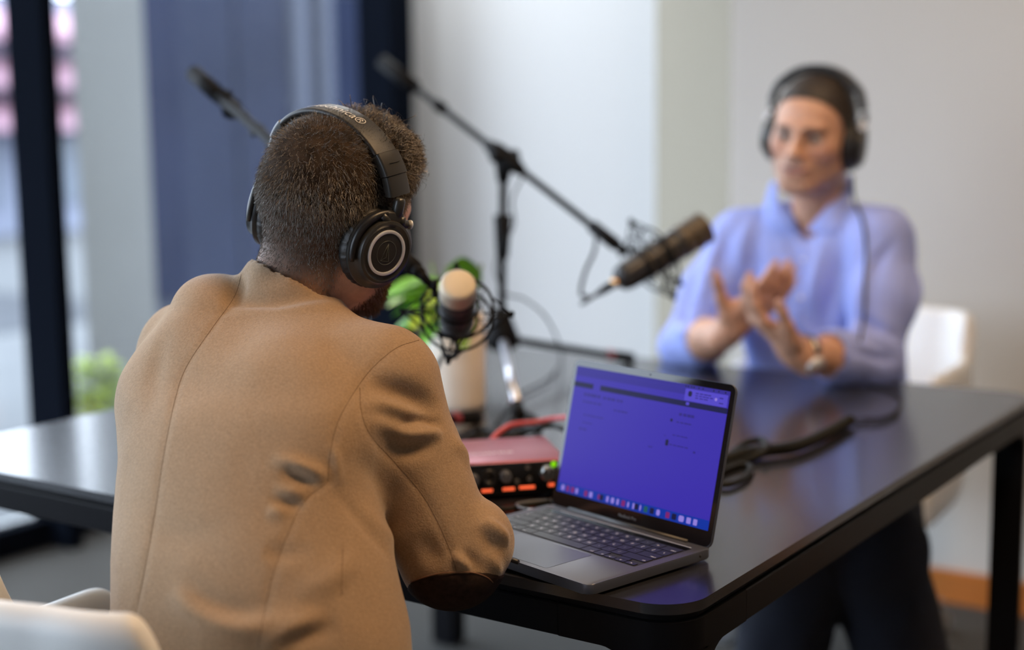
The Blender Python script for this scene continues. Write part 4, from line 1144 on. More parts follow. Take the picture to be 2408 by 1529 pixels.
# watch on the wrist at the right of the picture
wd_ = (WR2 - ER2); wd_ /= np.linalg.norm(wd_); wc = WR2 - wd_ * .022
t = thing('wristwatch', 'steel wristwatch on the forearm of the man in the blue shirt', 'watch', tuple(wc))
b = B(); x_, y_, _ = frame_from(wd_); ring = [wc + (np.array(x_) * math.cos(a) + np.array(y_) * math.sin(a)) * .0325 for a in np.linspace(0, 2 * PI, 40, endpoint=False)]
rings = []
for p_ in ring:
    rd = (p_ - wc) / np.linalg.norm(p_ - wc)
    rings.append([b.verts.new(Vector(p_ + wd_ * u + rd * v)) for u, v in ((-.009, 0), (-.009, .003), (.009, .003), (.009, 0))])
for i in range(40):
    A_, C_ = rings[i], rings[(i + 1) % 40]
    for j in range(4): b.faces.new((A_[j], A_[(j + 1) % 4], C_[(j + 1) % 4], C_[j]))
obj('strap', b, mat('watch_steel', (.35, .35, .33), rough=.25, metal=1.0), t)
wdir = P(1845, 850, 2.60) - wc; wdir -= wd_ * (wdir @ wd_); wdir /= np.linalg.norm(wdir)
b = B(); lathe(b, wc + wdir * .033, wdir, [(0, .018), (.004, .0195), (.008, .0190), (.0095, .017)], 28); cs = obj('case', b, m_silver, t)
b = B(); lathe(b, wc + wdir * .0426, wdir, [(0, .0165), (.0003, .0165)], 28); obj('dial', b, mat('watch_dial', (.6, .62, .66), rough=.15), cs)

# ================================================================ LAPTOP
V3 = lambda *a: np.array(a, float)
m_space = mat('space_grey_aluminium', (0.13, 0.138, 0.165), rough=0.4, metal=0.6, bump=0.02, bscale=3000)
m_key = mat('black_key', (0.018, 0.018, 0.022), rough=0.42)
m_bezel = mat('glossy_black_glass', (0.006, 0.006, 0.008), rough=0.08, spec=0.6)
m_pad = mat('trackpad_glass', (0.125, 0.137, 0.168), rough=0.36, metal=0.5)
m_leg = mat('key_legend', (0.75, 0.75, 0.80), rough=0.5, emit=(.8, .8, 1), estr=.12)
lpO = V3(-.367, .047, TH); LW, LD = .2726, .2009
ex = V3(.96839, -.24943, 0); ey = V3(.24943, .96839, 0); ez = V3(0, 0, 1)
LP = lambda x, y, z: lpO + ex * x + ey * y + ez * z
RL = M3(Vector(ex), Vector(ey), Vector(ez))
lap_t = thing('laptop', 'open grey laptop with a purple web page on its screen, on the table corner', 'laptop', tuple(LP(LW / 2, LD / 2, 0)))
def lslab(name, x0, y0, x1, y1, r, z0, z1, m, parent, bev=0.0, T=LP, n=6):
    b = B(); prism(b, rrect(x0, y0, x1, y1, r, n), z0, z1)
    if bev:
        es = [e for e in b.edges if abs(e.verts[0].co.z - e.verts[1].co.z) < 1e-7]
        bmesh.ops.bevel(b, geom=es, offset=bev, segments=2, affect='EDGES', profile=0.5)
    for v in b.verts: v.co = Vector(T(*v.co))
    return auto(obj(name, b, m, parent), 35)
base = lslab('base', 0, 0, LW, LD, .010, .0035, .0150, m_space, lap_t, bev=.0016)
for fx, fy in ((.03, .03), (LW - .03, .03), (.03, LD - .03), (LW - .03, LD - .03)):
    b = B(); lathe(b, LP(fx, fy, 0), (0, 0, 1), [(0, .006), (.0034, .007)], 12); obj('foot', b, m_key, base)
kx0, kx1, ky0, ky1 = .014, LW - .014, .084, .180
lslab('keyboard_well', kx0 - .001, ky0 - .001, kx1 + .001, ky1 + .001, .003, .01495, .01512, mat('key_well', (.012, .012, .014), rough=.6), base)
lslab('touch_strip', kx0, ky1 - .010, kx1, ky1, .002, .0151, .01535, m_bezel, base)
lslab('edge_highlight', kx0 + .02, ky1 + .0018, kx1 - .002, ky1 + .0030, .0005, .0150, .0153, m_silver, base)  # added silver line standing for the highlight along the keyboard's top edge
lslab('trackpad', .076, .008, .197, .079, .003, .01495, .01518, m_pad, base)
lslab('trackpad_edge', .0755, .0075, .1975, .0795, .003, .0149, .01502, m_key, base)
b = B(); q = [LP(LW / 2 + d, .0002, .0150) for d in (-.022, .022)]; tube(b, q, .0028, 10); obj('thumb_notch', b, m_key, base)
for yy_ in (.192,):
    b = B(); lathe(b, LP(LW + .0001, yy_ - .012, .0095), ex, [(-.003, .0019), (.0001, .0019)], 14); obj('headphone_socket', b, m_key, base)
m_u = m_leg
rows = [("` 1 2 3 4 5 6 7 8 9 0 - =".split() + ['delete'], [1] * 13 + [1.5]),
        (['tab'] + list("QWERTYUIOP[]\\"), [1.5] + [1] * 13),
        (['caps'] + list("ASDFGHJKL;'") + ['return'], [1.78] + [1] * 11 + [1.78]),
        (['shift'] + list("ZXCVBNM,./") + ['shift'], [2.33] + [1] * 10 + [2.33]),
        (['fn', '^', 'alt', 'cmd', '', 'cmd', 'alt', '<', 'v', '>'], [1, 1, 1, 1.25, 5.15, 1.25, 1, 1, 1, 1])]
kw = kx1 - kx0; rh = (ky1 - .0115 - ky0) / 5; gap = .0016; LV = []; LF = []; key_meshes = {}
for ri, (names, ws) in enumerate(rows):
    un = kw / sum(ws); x = kx0; yc = ky1 - .0115 - rh * (ri + .5)
    for nm, w_ in zip(names, ws):
        wk = un * w_ - gap; hk = rh - gap; kkey = round(wk, 5)
        halves = [(yc, hk)]
        if nm in '<>' and nm: halves = [(yc - hk / 4 - .0002, hk / 2 - .0005)]
        if nm == 'v': halves = [(yc - hk / 4 - .0002, hk / 2 - .0004), (yc + hk / 4 + .0002, hk / 2 - .0004)]
        for yk_, hk_ in halves:
            kk = (round(wk, 5), round(hk_, 5))
            if kk not in key_meshes:
                b = B(); prism(b, rrect(-wk / 2, -hk_ / 2, wk / 2, hk_ / 2, .0011, 2), 0, .0009)
                for v in b.verts: v.co = Vector(ex * v.co.x + ey * v.co.y + ez * v.co.z)
                bmesh.ops.recalc_face_normals(b, faces=b.faces)
                me = bpy.data.meshes.new('key'); b.to_mesh(me); b.free(); me.materials.append(m_key); key_meshes[kk] = me
            k_ = bpy.data.objects.new('key', key_meshes[kk]); link(k_, base)
            k_.location = Vector(LP(x + un * w_ / 2, yk_, .01515)) - wloc(base)
        if nm:
            V, F = text_mesh({'<': '<', '>': '>'}.get(nm, nm), .0062 if len(nm) == 1 else .0033)
            if len(V):
                c_ = (V.max(0) + V.min(0)) / 2; o_ = len(LV); ox_ = x + un * w_ / 2 - c_[0]; oy_ = halves[0][0] - c_[1]
                if len(nm) > 1:
                    oy_ -= .0035
                    ox_ += (-(un * w_ / 2) + .0015 + (V[:, 0].max() - V[:, 0].min()) / 2 + .001) if ri and x < .1 else (un * w_ / 2 - .0015 - (V[:, 0].max() - V[:, 0].min()) / 2 - .001) if x > .15 else 0
                LV += [tuple(LP(v[0] + ox_, v[1] + oy_, .01612)) for v in V]; LF += [tuple(i + o_ for i in f) for f in F]
        x += un * w_
tag(obj('key_legends', (LV, LF), m_leg, base, smooth=False), kind='stuff')
# lid
AL = math.radians(76.5); hy = LD - .004
lx = ex; lyv = ey * math.cos(AL) + ez * math.sin(AL); lnv = np.cross(lx, lyv)   # lnv points to the viewer's side
hO = LP(0, hy, .0135) + lyv * .0
LID = lambda x, y, z: hO + lx * x + lyv * y + lnv * z
LH = .1935
lid = lslab('lid', .0006, 0, LW - .0006, LH, .009, -.0042, -.0002, m_space, lap_t, bev=.001, T=LID)
lslab('screen_bezel', .0010, .002, LW - .0010, LH - .0003, .0088, -.0003, .0004, m_bezel, lid, T=LID)
b = B(); tube(b, [LP(.035, hy + .001, .0135), LP(LW - .035, hy + .001, .0135)], .0045, 14); obj('hinge', b, m_key, lid)
sx0, sx1, sy0, sy1 = .0075, LW - .0075, .0205, LH - .0085
def em(name, rgb, s=1.0):
    return mat(name, (.003, .003, .004), rough=.4, spec=.12, emit=srgb(*rgb), estr=s)
m_scr = em('screen_purple', (62, 46, 182), .92); m_nav = em('screen_navy', (16, 14, 70)); m_dock = em('screen_blue', (8, 50, 165)); m_txt = em('screen_text', (44, 32, 130)); m_lt = em('screen_pale', (150, 130, 225)); m_pop = em('screen_popup', (84, 70, 205)); m_rd = em('screen_red', (130, 30, 110)); m_dk = em('screen_dark', (20, 18, 60)); m_gr = em('screen_green', (30, 90, 90)); m_bar = em('screen_bar', (50, 38, 150))
scr = lslab('screen', sx0, sy0, sx1, sy1, .0006, .0004, .0007, m_scr, lid, T=LID, n=1)
SWd, SHd = sx1 - sx0, sy1 - sy0
layer = [0]
def ui(name, u0, v0, u1, v1, m, parent=None, r=.0003, lift=None):
    """u from the left, v from the top, 0..1"""
    z = .0007 + (.00012 if lift is None else lift)
    return lslab(name, sx0 + u0 * SWd, sy1 - v1 * SHd, sx0 + u1 * SWd, sy1 - v0 * SHd, r, .0006, z, m, parent or lid, T=LID, n=2)
ui('menu_bar', 0, 0, 1, .028, m_bar); ui('tab_bar', 0, .03, 1, .075, m_bar, lift=.00008)
ui('page_header', 0, .122, .135, .162, m_nav); ui('page_header', .185, .122, 1, .162, m_nav)
ui('notification', .735, .030, .992, .118, m_pop, r=.001, lift=.00016)
bt = [(.80, .050, .90, .058), (.80, .068, .91, .075), (.80, .085, .88, .092), (.945, .055, .975, .063), (.945, .092, .98, .099)]
ui('avatar', .755, .045, .778, .085, m_dk, r=.002, lift=.0002); ui('avatar', .917, .062, .932, .085, m_lt, r=.0015, lift=.0002)
b = B()
txt = [(.08, .200, .20, .222), (.215, .205, .30, .222), (.31, .205, .355, .222), (.08, .262, .15, .274), (.155, .262, .215, .274), (.30, .285, .40, .296), (.10, .365, .24, .374),
       (.10, .425, .17, .433), (.085, .475, .14, .488), (.72, .215, .82, .236), (.71, .280, .81, .290), (.70, .380, .80, .388), (.69, .452, .81, .461), (.56, .500, .60, .508), (.84, .470, .86, .485), (.65, .395, .66, .403)]
for u0, v0, u1, v1 in txt + bt:
    z = .00083 if (u0, v0, u1, v1) not in bt else .00092
    k = max(1, int((u1 - u0) / .022)); st = (u1 - u0) / k
    for i in range(k):
        a0 = u0 + i * st; a1 = a0 + st * (.72 + .2 * ((i * 7) % 3) / 2)
        vs = [b.verts.new(Vector(LID(sx0 + a * SWd, sy1 - v * SHd, z))) for a, v in ((a0, v1), (a1, v1), (a1, v0), (a0, v0))]; b.faces.new(vs)
tag(obj('text_lines', b, m_txt, scr, smooth=False), kind='stuff')
ui('icon', .672, .268, .686, .290, m_dk, r=.001); ui('icon', .664, .425, .682, .470, m_dk, r=.001); ui('icon', .750, .1275, .77, .150, m_pop, r=.001, lift=.00018)
ui('dock', 0, .928, 1, 1, m_dock)
for i, (u, mm, w_) in enumerate([(.04, m_lt, .022), (.075, m_rd, .02), (.11, m_rd, .022), (.14, m_lt, .018), (.205, m_rd, .022), (.24, m_lt, .022), (.295, m_rd, .014), (.315, m_dk, .022), (.355, m_lt, .016), (.39, m_lt, .022), (.425, m_lt, .015), (.462, m_rd, .024), (.495, m_lt, .012), (.53, m_lt, .012), (.55, m_dk, .024), (.575, m_lt, .01), (.61, m_gr, .024), (.65, m_dk, .026), (.69, m_lt, .022), (.75, m_rd, .024), (.79, m_dk, .028), (.835, m_lt, .032), (.88, m_lt, .026), (.92, m_lt, .024)]):
    ui('dock_icon', u - w_ / 2, .942, u + w_ / 2, .986, mm, r=.001 if i % 3 else .002, lift=.0002)
for u in (.73, .745, .765, .78, .81, .835, .90, .93, .97): ui('menu_icon', u, .008, u + .008, .020, m_dk, lift=.0002)
V, F = text_mesh('MacBook Pro', .0055)
obj('lettering', (np.array([LID(LW / 2 + v[0], .0095 + v[1], .00055) for v in V]), F), mat('bezel_print', (.25, .25, .27), rough=.5), lid, smooth=False)
b = B(); lathe(b, LID(LW / 2, LH - .0045, .0004), lnv, [(0, .0012), (.0002, .0011)], 12); obj('webcam', b, m_dk, lid)

# ================================================================ AUDIO INTERFACE
IA = V3(-.352, .334, TH); th_ = math.radians(45); iw = V3(math.cos(th_), math.sin(th_), 0); inn_ = V3(-math.sin(th_), math.cos(th_), 0)
IB = IA - iw * .21
RI = M3(Vector(iw), Vector(inn_), Vector(ez))
t_if = thing('audio_interface', 'red metal audio interface with black knobbed front and glowing orange lights', 'audio interface', tuple((IA + IB) / 2 + inn_ * .07))
m_red = mat('red_anodised', (0.33, 0.085, 0.125), rough=0.35, metal=0.4)
m_face = mat('interface_face', (0.008, 0.008, 0.009), rough=0.3)
FC = lambda s, h, o=0: IA - iw * s - inn_ * o + ez * h          # s metres left of the right edge, o out of the face
b = B(); box(b, FC(.105, .0285) + inn_ * .075, (.21, .148, .047), RI, bev=.004, seg=3); shell_ = obj('case', b, m_red, t_if); auto(shell_, 40)
b = B(); box(b, FC(.105, .0285, .001), (.207, .004, .0435), RI, bev=.0015); fp = auto(obj('front_panel', b, m_face, t_if), 40)
for s_ in (.02, .19):
    for d_ in (.015, .13): b = B(); lathe(b, FC(s_, 0) + inn_ * d_, (0, 0, 1), [(0, .007), (.0052, .008)], 12); obj('foot', b, m_key, t_if)
def sh(x, y):
    s_ = (1335 - x) * .000582; return s_, .052 - (y - 1074 - (1335 - x) * .056) / 1680
m_knob = mat('grey_knob', (.10, .10, .11), rough=.3); m_knobs = mat('satin_metal_knob', (.45, .44, .42), rough=.25, metal=.9)
def knob(x, y, r, m, ln_=.012):
    s_, h = sh(x, y); b = B(); lathe(b, FC(s_, h, .003), -inn_, [(0, r), (ln_ * .8, r * .92), (ln_, r * .8)], 24)
    k = auto(obj('knob', b, m, t_if)); b = B(); tube(b, [FC(s_, h + r * .3, .0034 + ln_), FC(s_, h + r * .8, .0034 + ln_)], .0005, 6); obj('pointer', b, m_print, k)
knob(1184, 1114, .0085, m_knob); knob(1108, 1122, .0085, m_knob); knob(1283, 1106, .0115, m_knobs, .014); knob(1322, 1088, .0062, m_knobs, .009)
s_, h = sh(1024, 1128)
for xx in (1048, 1146):
    s_, h = sh(xx, 1128 if xx < 1100 else 1120); b = B(); lathe(b, FC(s_, h, .003), -inn_, [(0, .0125), (.002, .012), (.0021, .006), (.0005, .0055)], 28); obj('combo_socket', b, m_hpbk, t_if)
for x, y in ((1138, 1133), (1212, 1127), (1242, 1121), (1238, 1094), (1322, 1116)):
    s_, h = sh(x, y); b = B(); lathe(b, FC(s_, h, .003), -inn_, [(0, .0038), (.0012, .0036), (.0013, .0022), (.0002, .0020)], 16); obj('ring_light', b, m_knob, t_if)
m_led = mat('orange_lamp', (.6, .1, .03), emit=(1.0, .13, .045), estr=1.15); m_grn = mat('green_lamp', (.1, .5, .0), emit=(.30, .85, .0), estr=.75)
for x, y, w_ in ((1141, 1149, .015), (1192, 1145, .0165), (1236, 1141, .0215), (1296, 1135, .011)):
    s_, h = sh(x, y); b = B(); box(b, FC(s_, h, .0032), (w_, .0012, .0042), RI, bev=.0005); obj('indicator_light', b, m_led, t_if)
s_, h = sh(1300, 1087); b = B(); lathe(b, FC(s_, h, .003), -inn_, [(0, .0042), (.001, .0038)], 20); obj('power_light', b, m_grn, t_if)
V, F = text_mesh('Focusrite', .021)
obj('lettering', (np.array([FC(.105, .05225) + inn_ * .05 + iw * v[0] + inn_ * v[1] + ez * .0 for v in V]), F), mat('pale_print', (.75, .62, .66), rough=.4), t_if, smooth=False)

# ================================================================ MICROPHONES AND STANDS
m_stand = mat('stand_black', (0.007, 0.007, 0.008), rough=0.55, spec=0.10)
m_rub = mat('rubber_foot', (0.006, 0.006, 0.007), rough=0.7, spec=0.15)
m_gold = mat('champagne_grille', (0.62, 0.54, 0.41), rough=0.40, metal=0.55, bump=0.4, bscale=1600)
m_micb = mat('microphone_black', (0.030, 0.030, 0.033), rough=0.32)
m_bronze = mat('bronze_dark', (0.10, 0.078, 0.055), rough=0.38, metal=0.3)
m_redb = mat('red_band', (.30, .03, .04), rough=.5)
def unit(v): v = np.asarray(v, float); return v / np.linalg.norm(v)
def shock_mount(label, c, axis, r, arm_dirs, grow=1.0, attach=None, inner=.029):
    t = thing('shock_mount', label, 'shock mount', tuple(c))
    x, y, d = frame_from(axis, (.3, .1, .9)); x, y, d = np.array(x), np.array(y), np.array(d)
    circ = lambda rr, off, n=40: [c + d * off + (x * math.cos(a) + y * math.sin(a)) * rr for a in np.linspace(0, 2 * PI, n, endpoint=False)]
    for off in (-.018, .018):
        b = B(); tube(b, circ(r, off), .0022, 8, closed=True); obj('outer_ring', b, m_stand, t)
    for off in (-.022, .022):
        b = B(); tube(b, circ(inner, off), .0020, 8, closed=True); obj('inner_ring', b, m_stand, t)
    b = B(); k = 6
    for i in range(k):
        a0 = 2 * PI * i / k; a1 = a0 + PI / k
        for o in (-1, 1):
            p0 = c + d * .018 * o + (x * math.cos(a0) + y * math.sin(a0)) * r; p1 = c + d * .022 * o + (x * math.cos(a1) + y * math.sin(a1)) * inner; p2 = c + d * .018 * o + (x * math.cos(a0 + 2 * PI / k) + y * math.sin(a0 + 2 * PI / k)) * r
            tube(b, [p0, p1, p2], .0008, 5)
    obj('elastic_cord', b, mat('elastic', (.02, .03, .02), rough=.8), t)
    for ad in arm_dirs:
        b = B(); ad = unit(ad); ad = unit(ad - d * (ad @ d)); sd_ = np.cross(d, ad); tip = c + ad * (r + .027) + d * .0
        for q in (-.35, .35):
            e = c + (ad * math.cos(q) + sd_ * math.sin(q)) * r
            for o in (-.018, .018): tube(b, [e + d * o, tip], .0017, 6)
        tube(b, [c + ad * r * .72, tip], .0018, 6); tube(b, [tip - d * .004, tip + d * .004], .0036, 8)
        obj('spider_arm', b, m_stand, t)
    if attach is not None:
        b = B(); s0 = c + unit(attach - c) * r * .98; tube(b, [s0, (s0 + attach) / 2, attach], [.005, .006, .008], 10); tube(b, [s0 - d * .02, s0 + d * .02], .0045, 8); obj('swivel_arm', b, m_stand, t)
    return t
# --- microphone in front of the camel jacket
ax1 = unit(-CF * .88 + CU * .47 + CR * .05); c1 = P(1077, 668, 1.92)
mc1 = c1 - ax1 * .082
sm1 = shock_mount('black spider shock mount hung from the boom beside the planter', mc1, ax1, .050, [CU, -CU + CR * -.15, CR, -CR], attach=P(985, 640, 1.96))
t = thing('studio_microphone', 'black studio microphone with champagne gold head, held in front of the jacket', 'microphone', tuple(mc1))
b = B(); lathe(b, c1, -ax1, [(-.0015, .001), (-.0012, .018), (.0005, .0225), (.003, .0245), (.006, .025), (.028, .025), (.030, .0245)], 40); obj('grille', b, m_gold, t)
b = B(); lathe(b, c1, -ax1, [(.030, .0235), (.033, .0235), (.0335, .0252), (.038, .0255), (.108, .0245), (.118, .0225), (.126, .0140)], 40); bd = obj('body', b, m_micb, t)
b = B(); lathe(b, c1, -ax1, [(.0395, .0257), (.0415, .0257)], 40); obj('trim_ring', b, m_bronze, bd)
b = B(); lathe(b, c1, -ax1, [(.126, .0095), (.150, .0095), (.165, .005)], 20); obj('plug', b, m_stand, t)
# boom stand 1
def boom_stand(label, back, front, pivot_t, base_c, hub_h, feet, cw=(.013, .12), clutchr=.017, red=True, r0=.008, front_r=.007, pole_up=0.0):
    t = thing('boom_stand', label, 'microphone stand', (base_c[0], base_c[1], TH))
    d = unit(front - back); L_ = np.linalg.norm(front - back); pv = back + d * L_ * pivot_t
    b = B(); tube(b, [back, front], [r0, front_r], 12); boom = obj('boom_arm', b, m_stand, t)
    b = B(); tube(b, [back - d * .01, back + d * cw[1]], cw[0], 16); obj('counterweight', b, m_rub, boom)
    b = B(); tube(b, [front - d * .075, front - d * .01], .0125, 12); tube(b, [front - d * .012, front + d * .004], .009, 12); obj('end_grip', b, m_rub, boom)
    b = B(); x, y, _ = frame_from(d); y = np.array(y); x = np.array(x)
    tube(b, [pv - d * .05, pv - d * .02, pv + d * .02, pv + d * .055], [.011, clutchr, clutchr, .011], 16)
    hub = V3(base_c[0], base_c[1], TH + hub_h)
    low = pv - unit(pv - hub) * .05
    tube(b, [pv, low], [.020, .012], 14); tube(b, [pv - x * .03, pv + x * .034], [.012, .015], 14); obj('clutch', b, m_stand, t)
    b = B(); tube(b, [hub - (0, 0, .02), low], .0084, 12); pole = obj('pole', b, m_stand, t)
    mid = hub + (low - hub) * .42; b = B(); tube(b, [mid, mid + unit(low - hub) * .085], [.0125, .0185], 14); obj('height_clutch', b, m_rub, pole)
    b = B(); lathe(b, (base_c[0], base_c[1], TH + hub_h - .075), (0, 0, 1), [(0, .020), (.01, .034), (.028, .035), (.055, .024), (.080, .014), (.085, .0075)], 24); obj('hub', b, m_stand, t)
    for ft in feet:
        ft = V3(ft[0], ft[1], TH + .0135); u = unit((ft - hub) * (1, 1, 0)); s0 = V3(base_c[0], base_c[1], TH + hub_h - .055) + u * .022
        b = B(); tube(b, [s0, ft], .0080, 10); lg = obj('leg', b, m_stand, t)
        dd = unit(ft - s0); b = B(); tube(b, [ft - dd * .04, ft - dd * .005, ft + dd * .014], [.011, .0122, .0118], 12); obj('rubber_foot', b, m_rub, lg)
        if red: b = B(); tube(b, [ft - dd * .052, ft - dd * .040], .0110, 12); obj('band', b, m_redb, lg)
    return t, boom, pv, d
hub1 = P(742, 1000, 2.12)
st1, boom1, pv1, d1_ = boom_stand('black boom stand mostly hidden behind the man in the camel jacket', P(462, 178, 2.42), P(985, 640, 1.96), .62, hub1[:2], .12,
    [PH(1112, 985, TH + .012)[:2], hub1[:2] + np.array((-.18, .20)), hub1[:2] + np.array((-.10, -.22))], cw=(.0145, .085), r0=.009)
b = B()
for (x0, y0), rr in (((528, 232), .016), ((545, 256), .019)):
    q = P(x0, y0, 2.36); tube(b, [q - d1_ * .012, q, q + d1_ * .012], [rr * .7, rr, rr * .75], 12)
q = P(545, 250, 2.36); tube(b, [q, q + CU * .02 - CR * .03], .007, 8); obj('lock_knob', b, m_rub, boom1)
b = B(); q0 = P(575, 282, 2.33)
pts = [q0 + d1_ * s_ * .012 + CU * .012 * math.cos(s_ * 1.3) + CF * .016 * math.sin(s_ * 1.3) for s_ in np.linspace(0, 9, 60)]
tube(b, pts, .0045, 8); obj('wrapped_cable', b, m_rub, boom1)
# --- microphone and stand in front of the blue shirt
st2, boom2, pv2, d2_ = boom_stand('black boom stand on the table between the window and the man in blue', P(905, 150, 3.00), P(1458, 583, 2.66), .535, P(1180, 760, 2.83)[:2], .135,
    [PH(1219, 972, TH + .012)[:2], PH(1474, 843, TH + .012)[:2], P(1180, 760, 2.83)[:2] + np.array((-.30, .16))], cw=(.0155, .10), clutchr=.019, r0=.0075)
b = B(); q = P(1035, 251, 2.915); tube(b, [q - d2_ * .012, q + d2_ * .012], .012, 10); obj('stop_ring', b, m_rub, boom2)
hubc = P(1180, 760, 2.83); f2_ = PH(1219, 972, TH + .012)
b = B(); s0 = V3(hubc[0], hubc[1], TH + .085) * .88 + f2_ * .12; s1 = V3(hubc[0], hubc[1], TH + .085) * .10 + f2_ * .90
up_ = V3(0, 0, .004) - CF * .004
tube(b, [s0 + up_ * 1.4, s1 + up_ * 1.4], .0078, 10); obj('leg_glint', b, mat('glint_steel', (.80, .80, .86), rough=.3, metal=.9), st2)  # added bright tube standing for the white reflection along the front leg
a0, a1 = P(1452, 662, 2.60), P(1655, 535, 2.66); ax2 = unit(a1 - a0); L2_ = np.linalg.norm(a1 - a0)
cm2 = a0 + ax2 * L2_ * .40
shock_mount('black spider shock mount on the boom in front of the blue shirt', cm2, ax2, .056, [CU + CR * -.2, -CU + CR * .2, CU * .2 + CR, CF], attach=P(1458, 583, 2.66), inner=.034)
t = thing('studio_microphone', 'dark bronze microphone pointing up at the man in the blue shirt', 'microphone', tuple(cm2))
k = L2_
b = B(); lathe(b, a0, ax2, [(0, .014), (.006, .022), (.02, .0262), (.10 * k / .2, .0290), (k * .66, .0305), (k * .70, .0295)], 32); bd = obj('body', b, m_micb, t)
b = B(); lathe(b, a0, ax2, [(k * .70, .0290), (k * .73, .0315), (k * .78, .0315), (k * .80, .0285), (k * .83, .0285), (k * .85, .032), (k * .90, .032), (k * .915, .0290), (k * .94, .0290), (k * .96, .0322), (k * 1.0, .0315), (k * 1.02, .024)], 32); obj('grille', b, m_bronze, t)
for j in (.30, .42, .54): b = B(); lathe(b, a0, ax2, [(k * j, .0303), (k * (j + .03), .0306)], 32); obj('vent_ring', b, m_bronze, bd)
b = B(); lathe(b, a0 - ax2 * .012, ax2, [(0, .0085), (.014, .0105)], 20); obj('connector', b, mat('gold_connector', (.85, .55, .30), rough=.25, metal=.9), t)
b = B(); lathe(b, a0 - ax2 * .050, ax2, [(0, .004), (.02, .0075), (.037, .0078)], 16); obj('plug', b, m_stand, t)

# ================================================================ CABLES
m_cable = mat('black_cable', (0.010, 0.010, 0.009), rough=0.55, spec=.2); m_rcab = mat('red_cable', (0.55, 0.075, 0.085), rough=0.4)
def cable(label, pts, r, m=m_cable, n=8, name='cable'):
    pts = spline(pts, n); b = B(); tube(b, pts, r, 8); t = obj(name, b, m); tag(t, label, 'cable'); THINGS.append(t)
    return t
pe = a0 - ax2 * .052
cable('thin black cable looping from the dark bronze microphone up to its boom', [pe, pe - ax2 * .03, P(1385, 700, 2.60), P(1366, 690, 2.62), P(1376, 640, 2.64), P(1398, 590, 2.66), P(1400, 545, 2.70), P(1375, 520, 2.72), P(1330, 482, 2.735), P(1280, 447, 2.76)], .0036)
cable('thin black cable falling from the clutch of the boom stand by the window', [P(1232, 410, 2.76), P(1205, 470, 2.76), P(1208, 530, 2.77), P(1175, 590, 2.79), P(1165, 640, 2.80), P(1190, 690, 2.78), P(1235, 705, 2.76), P(1290, 755, 2.74), PH(1320, 840, TH + .0065), PH(1290, 890, TH + .0065), PH(1220, 930, TH + .0065), PH(1165, 1000, TH + .0065)], .0022)
pm = c1 - ax1 * .165
cable('black cable running from the gold headed microphone down to the table', [pm, pm - ax1 * .03 - CU * .01, P(1040, 840, 2.25), P(1010, 930, 2.32), PH(1040, 1020, TH + .006), PH(1100, 1030, TH + .006), PH(1165, 1022, TH + .006)], .0036)
ib = IA - iw * .09 + inn_ * .152 + ez * .03
cable('red cable arching from behind the audio interface to behind the laptop', [IA - iw * .075 + inn_ * .150 + ez * .030, IA - iw * .075 + inn_ * .17 + ez * .045, P(1186, 1008, 2.12), P(1212, 998, 2.14), P(1262, 993, 2.16), P(1310, 984, 2.15), P(1350, 987, 2.10), PH(1400, 1020, TH + .006), PH(1440, 1060, TH + .006)], .0042, m_rcab, 10)
cable('dark cable curving behind the audio interface just below the red cable', [PH(1190, 1030, TH + .006), PH(1228, 1012, TH + .008), P(1262, 1006, 2.14), P(1300, 1001, 2.12), P(1335, 1016, 2.06), PH(1380, 1050, TH + .006)], .0045)
cable('dark cable lying in a small loop behind the left part of the audio interface', [PH(1080, 1040, TH + .0065), PH(1130, 1010, TH + .006), PH(1180, 1020, TH + .012), PH(1205, 990, TH + .006), PH(1240, 975, TH + .006), PH(1270, 1000, TH + .006), PH(1225, 1022, TH + .008), PH(1170, 1035, TH + .006)], .005)
cable('dark cable lying between the audio interface and the laptop', [PH(1040, 1190, TH + .004), PH(1120, 1196, TH + .004), PH(1190, 1198, TH + .004), PH(1240, 1188, TH + .004), PH(1290, 1180, TH + .004), PH(1318, 1160, TH + .004), PH(1345, 1120, TH + .004)], .0033)
cable('grey cable with a bright plug curving at the back left corner of the laptop', [LP(-.018, LD - .03, .009), LP(-.035, LD - .028, .008), LP(-.055, LD - .01, .006), LP(-.04, LD + .03, .005), LP(-.005, LD + .035, .005), LP(.03, LD + .03, .005)], .0022, mat('grey_cable', (.12, .12, .13), rough=.4))
t = thing('cable_plug', 'small pale plug in the left side of the laptop', 'plug', tuple(LP(-.01, LD - .03, .009)))
b = B(); box(b, LP(-.0065, LD - .03, .009), (.012, .009, .005), RL, bev=.001); obj('sleeve', b, m_silver, t)
b = B(); box(b, LP(-.016, LD - .03, .009), (.007, .006, .0042), RL, bev=.001); obj('strain_relief', b, m_key, t)
# coiled headphone cable on the table
h_ = TH + .012
path = spline([PH(1700, 1085, h_), PH(1745, 1068, h_), PH(1800, 1060, h_), PH(1870, 1050, h_), PH(1940, 1022, h_), PH(2000, 988, h_)], 40)
path = np.array(path); sl = np.r_[0, np.cumsum(np.linalg.norm(np.diff(path, axis=0), axis=1))]
def helix(path, R_, pitch, per=9):
    path = np.array(path); sl = np.r_[0, np.cumsum(np.linalg.norm(np.diff(path, axis=0), axis=1))]; n = int(sl[-1] / pitch * per); out = []
    ss = np.linspace(0, sl[-1], n); Pn = np.stack([np.interp(ss, sl, path[:, i]) for i in range(3)], 1); T_ = np.gradient(Pn, axis=0); T_ /= np.linalg.norm(T_, axis=1)[:, None]
    for i in range(n):
        s_ = np.cross(T_[i], ez); s_ /= np.linalg.norm(s_); u_ = np.cross(s_, T_[i]); a = 2 * PI * i / per
        out.append(Pn[i] + s_ * R_ * math.cos(a) + u_ * R_ * math.sin(a))
    return out
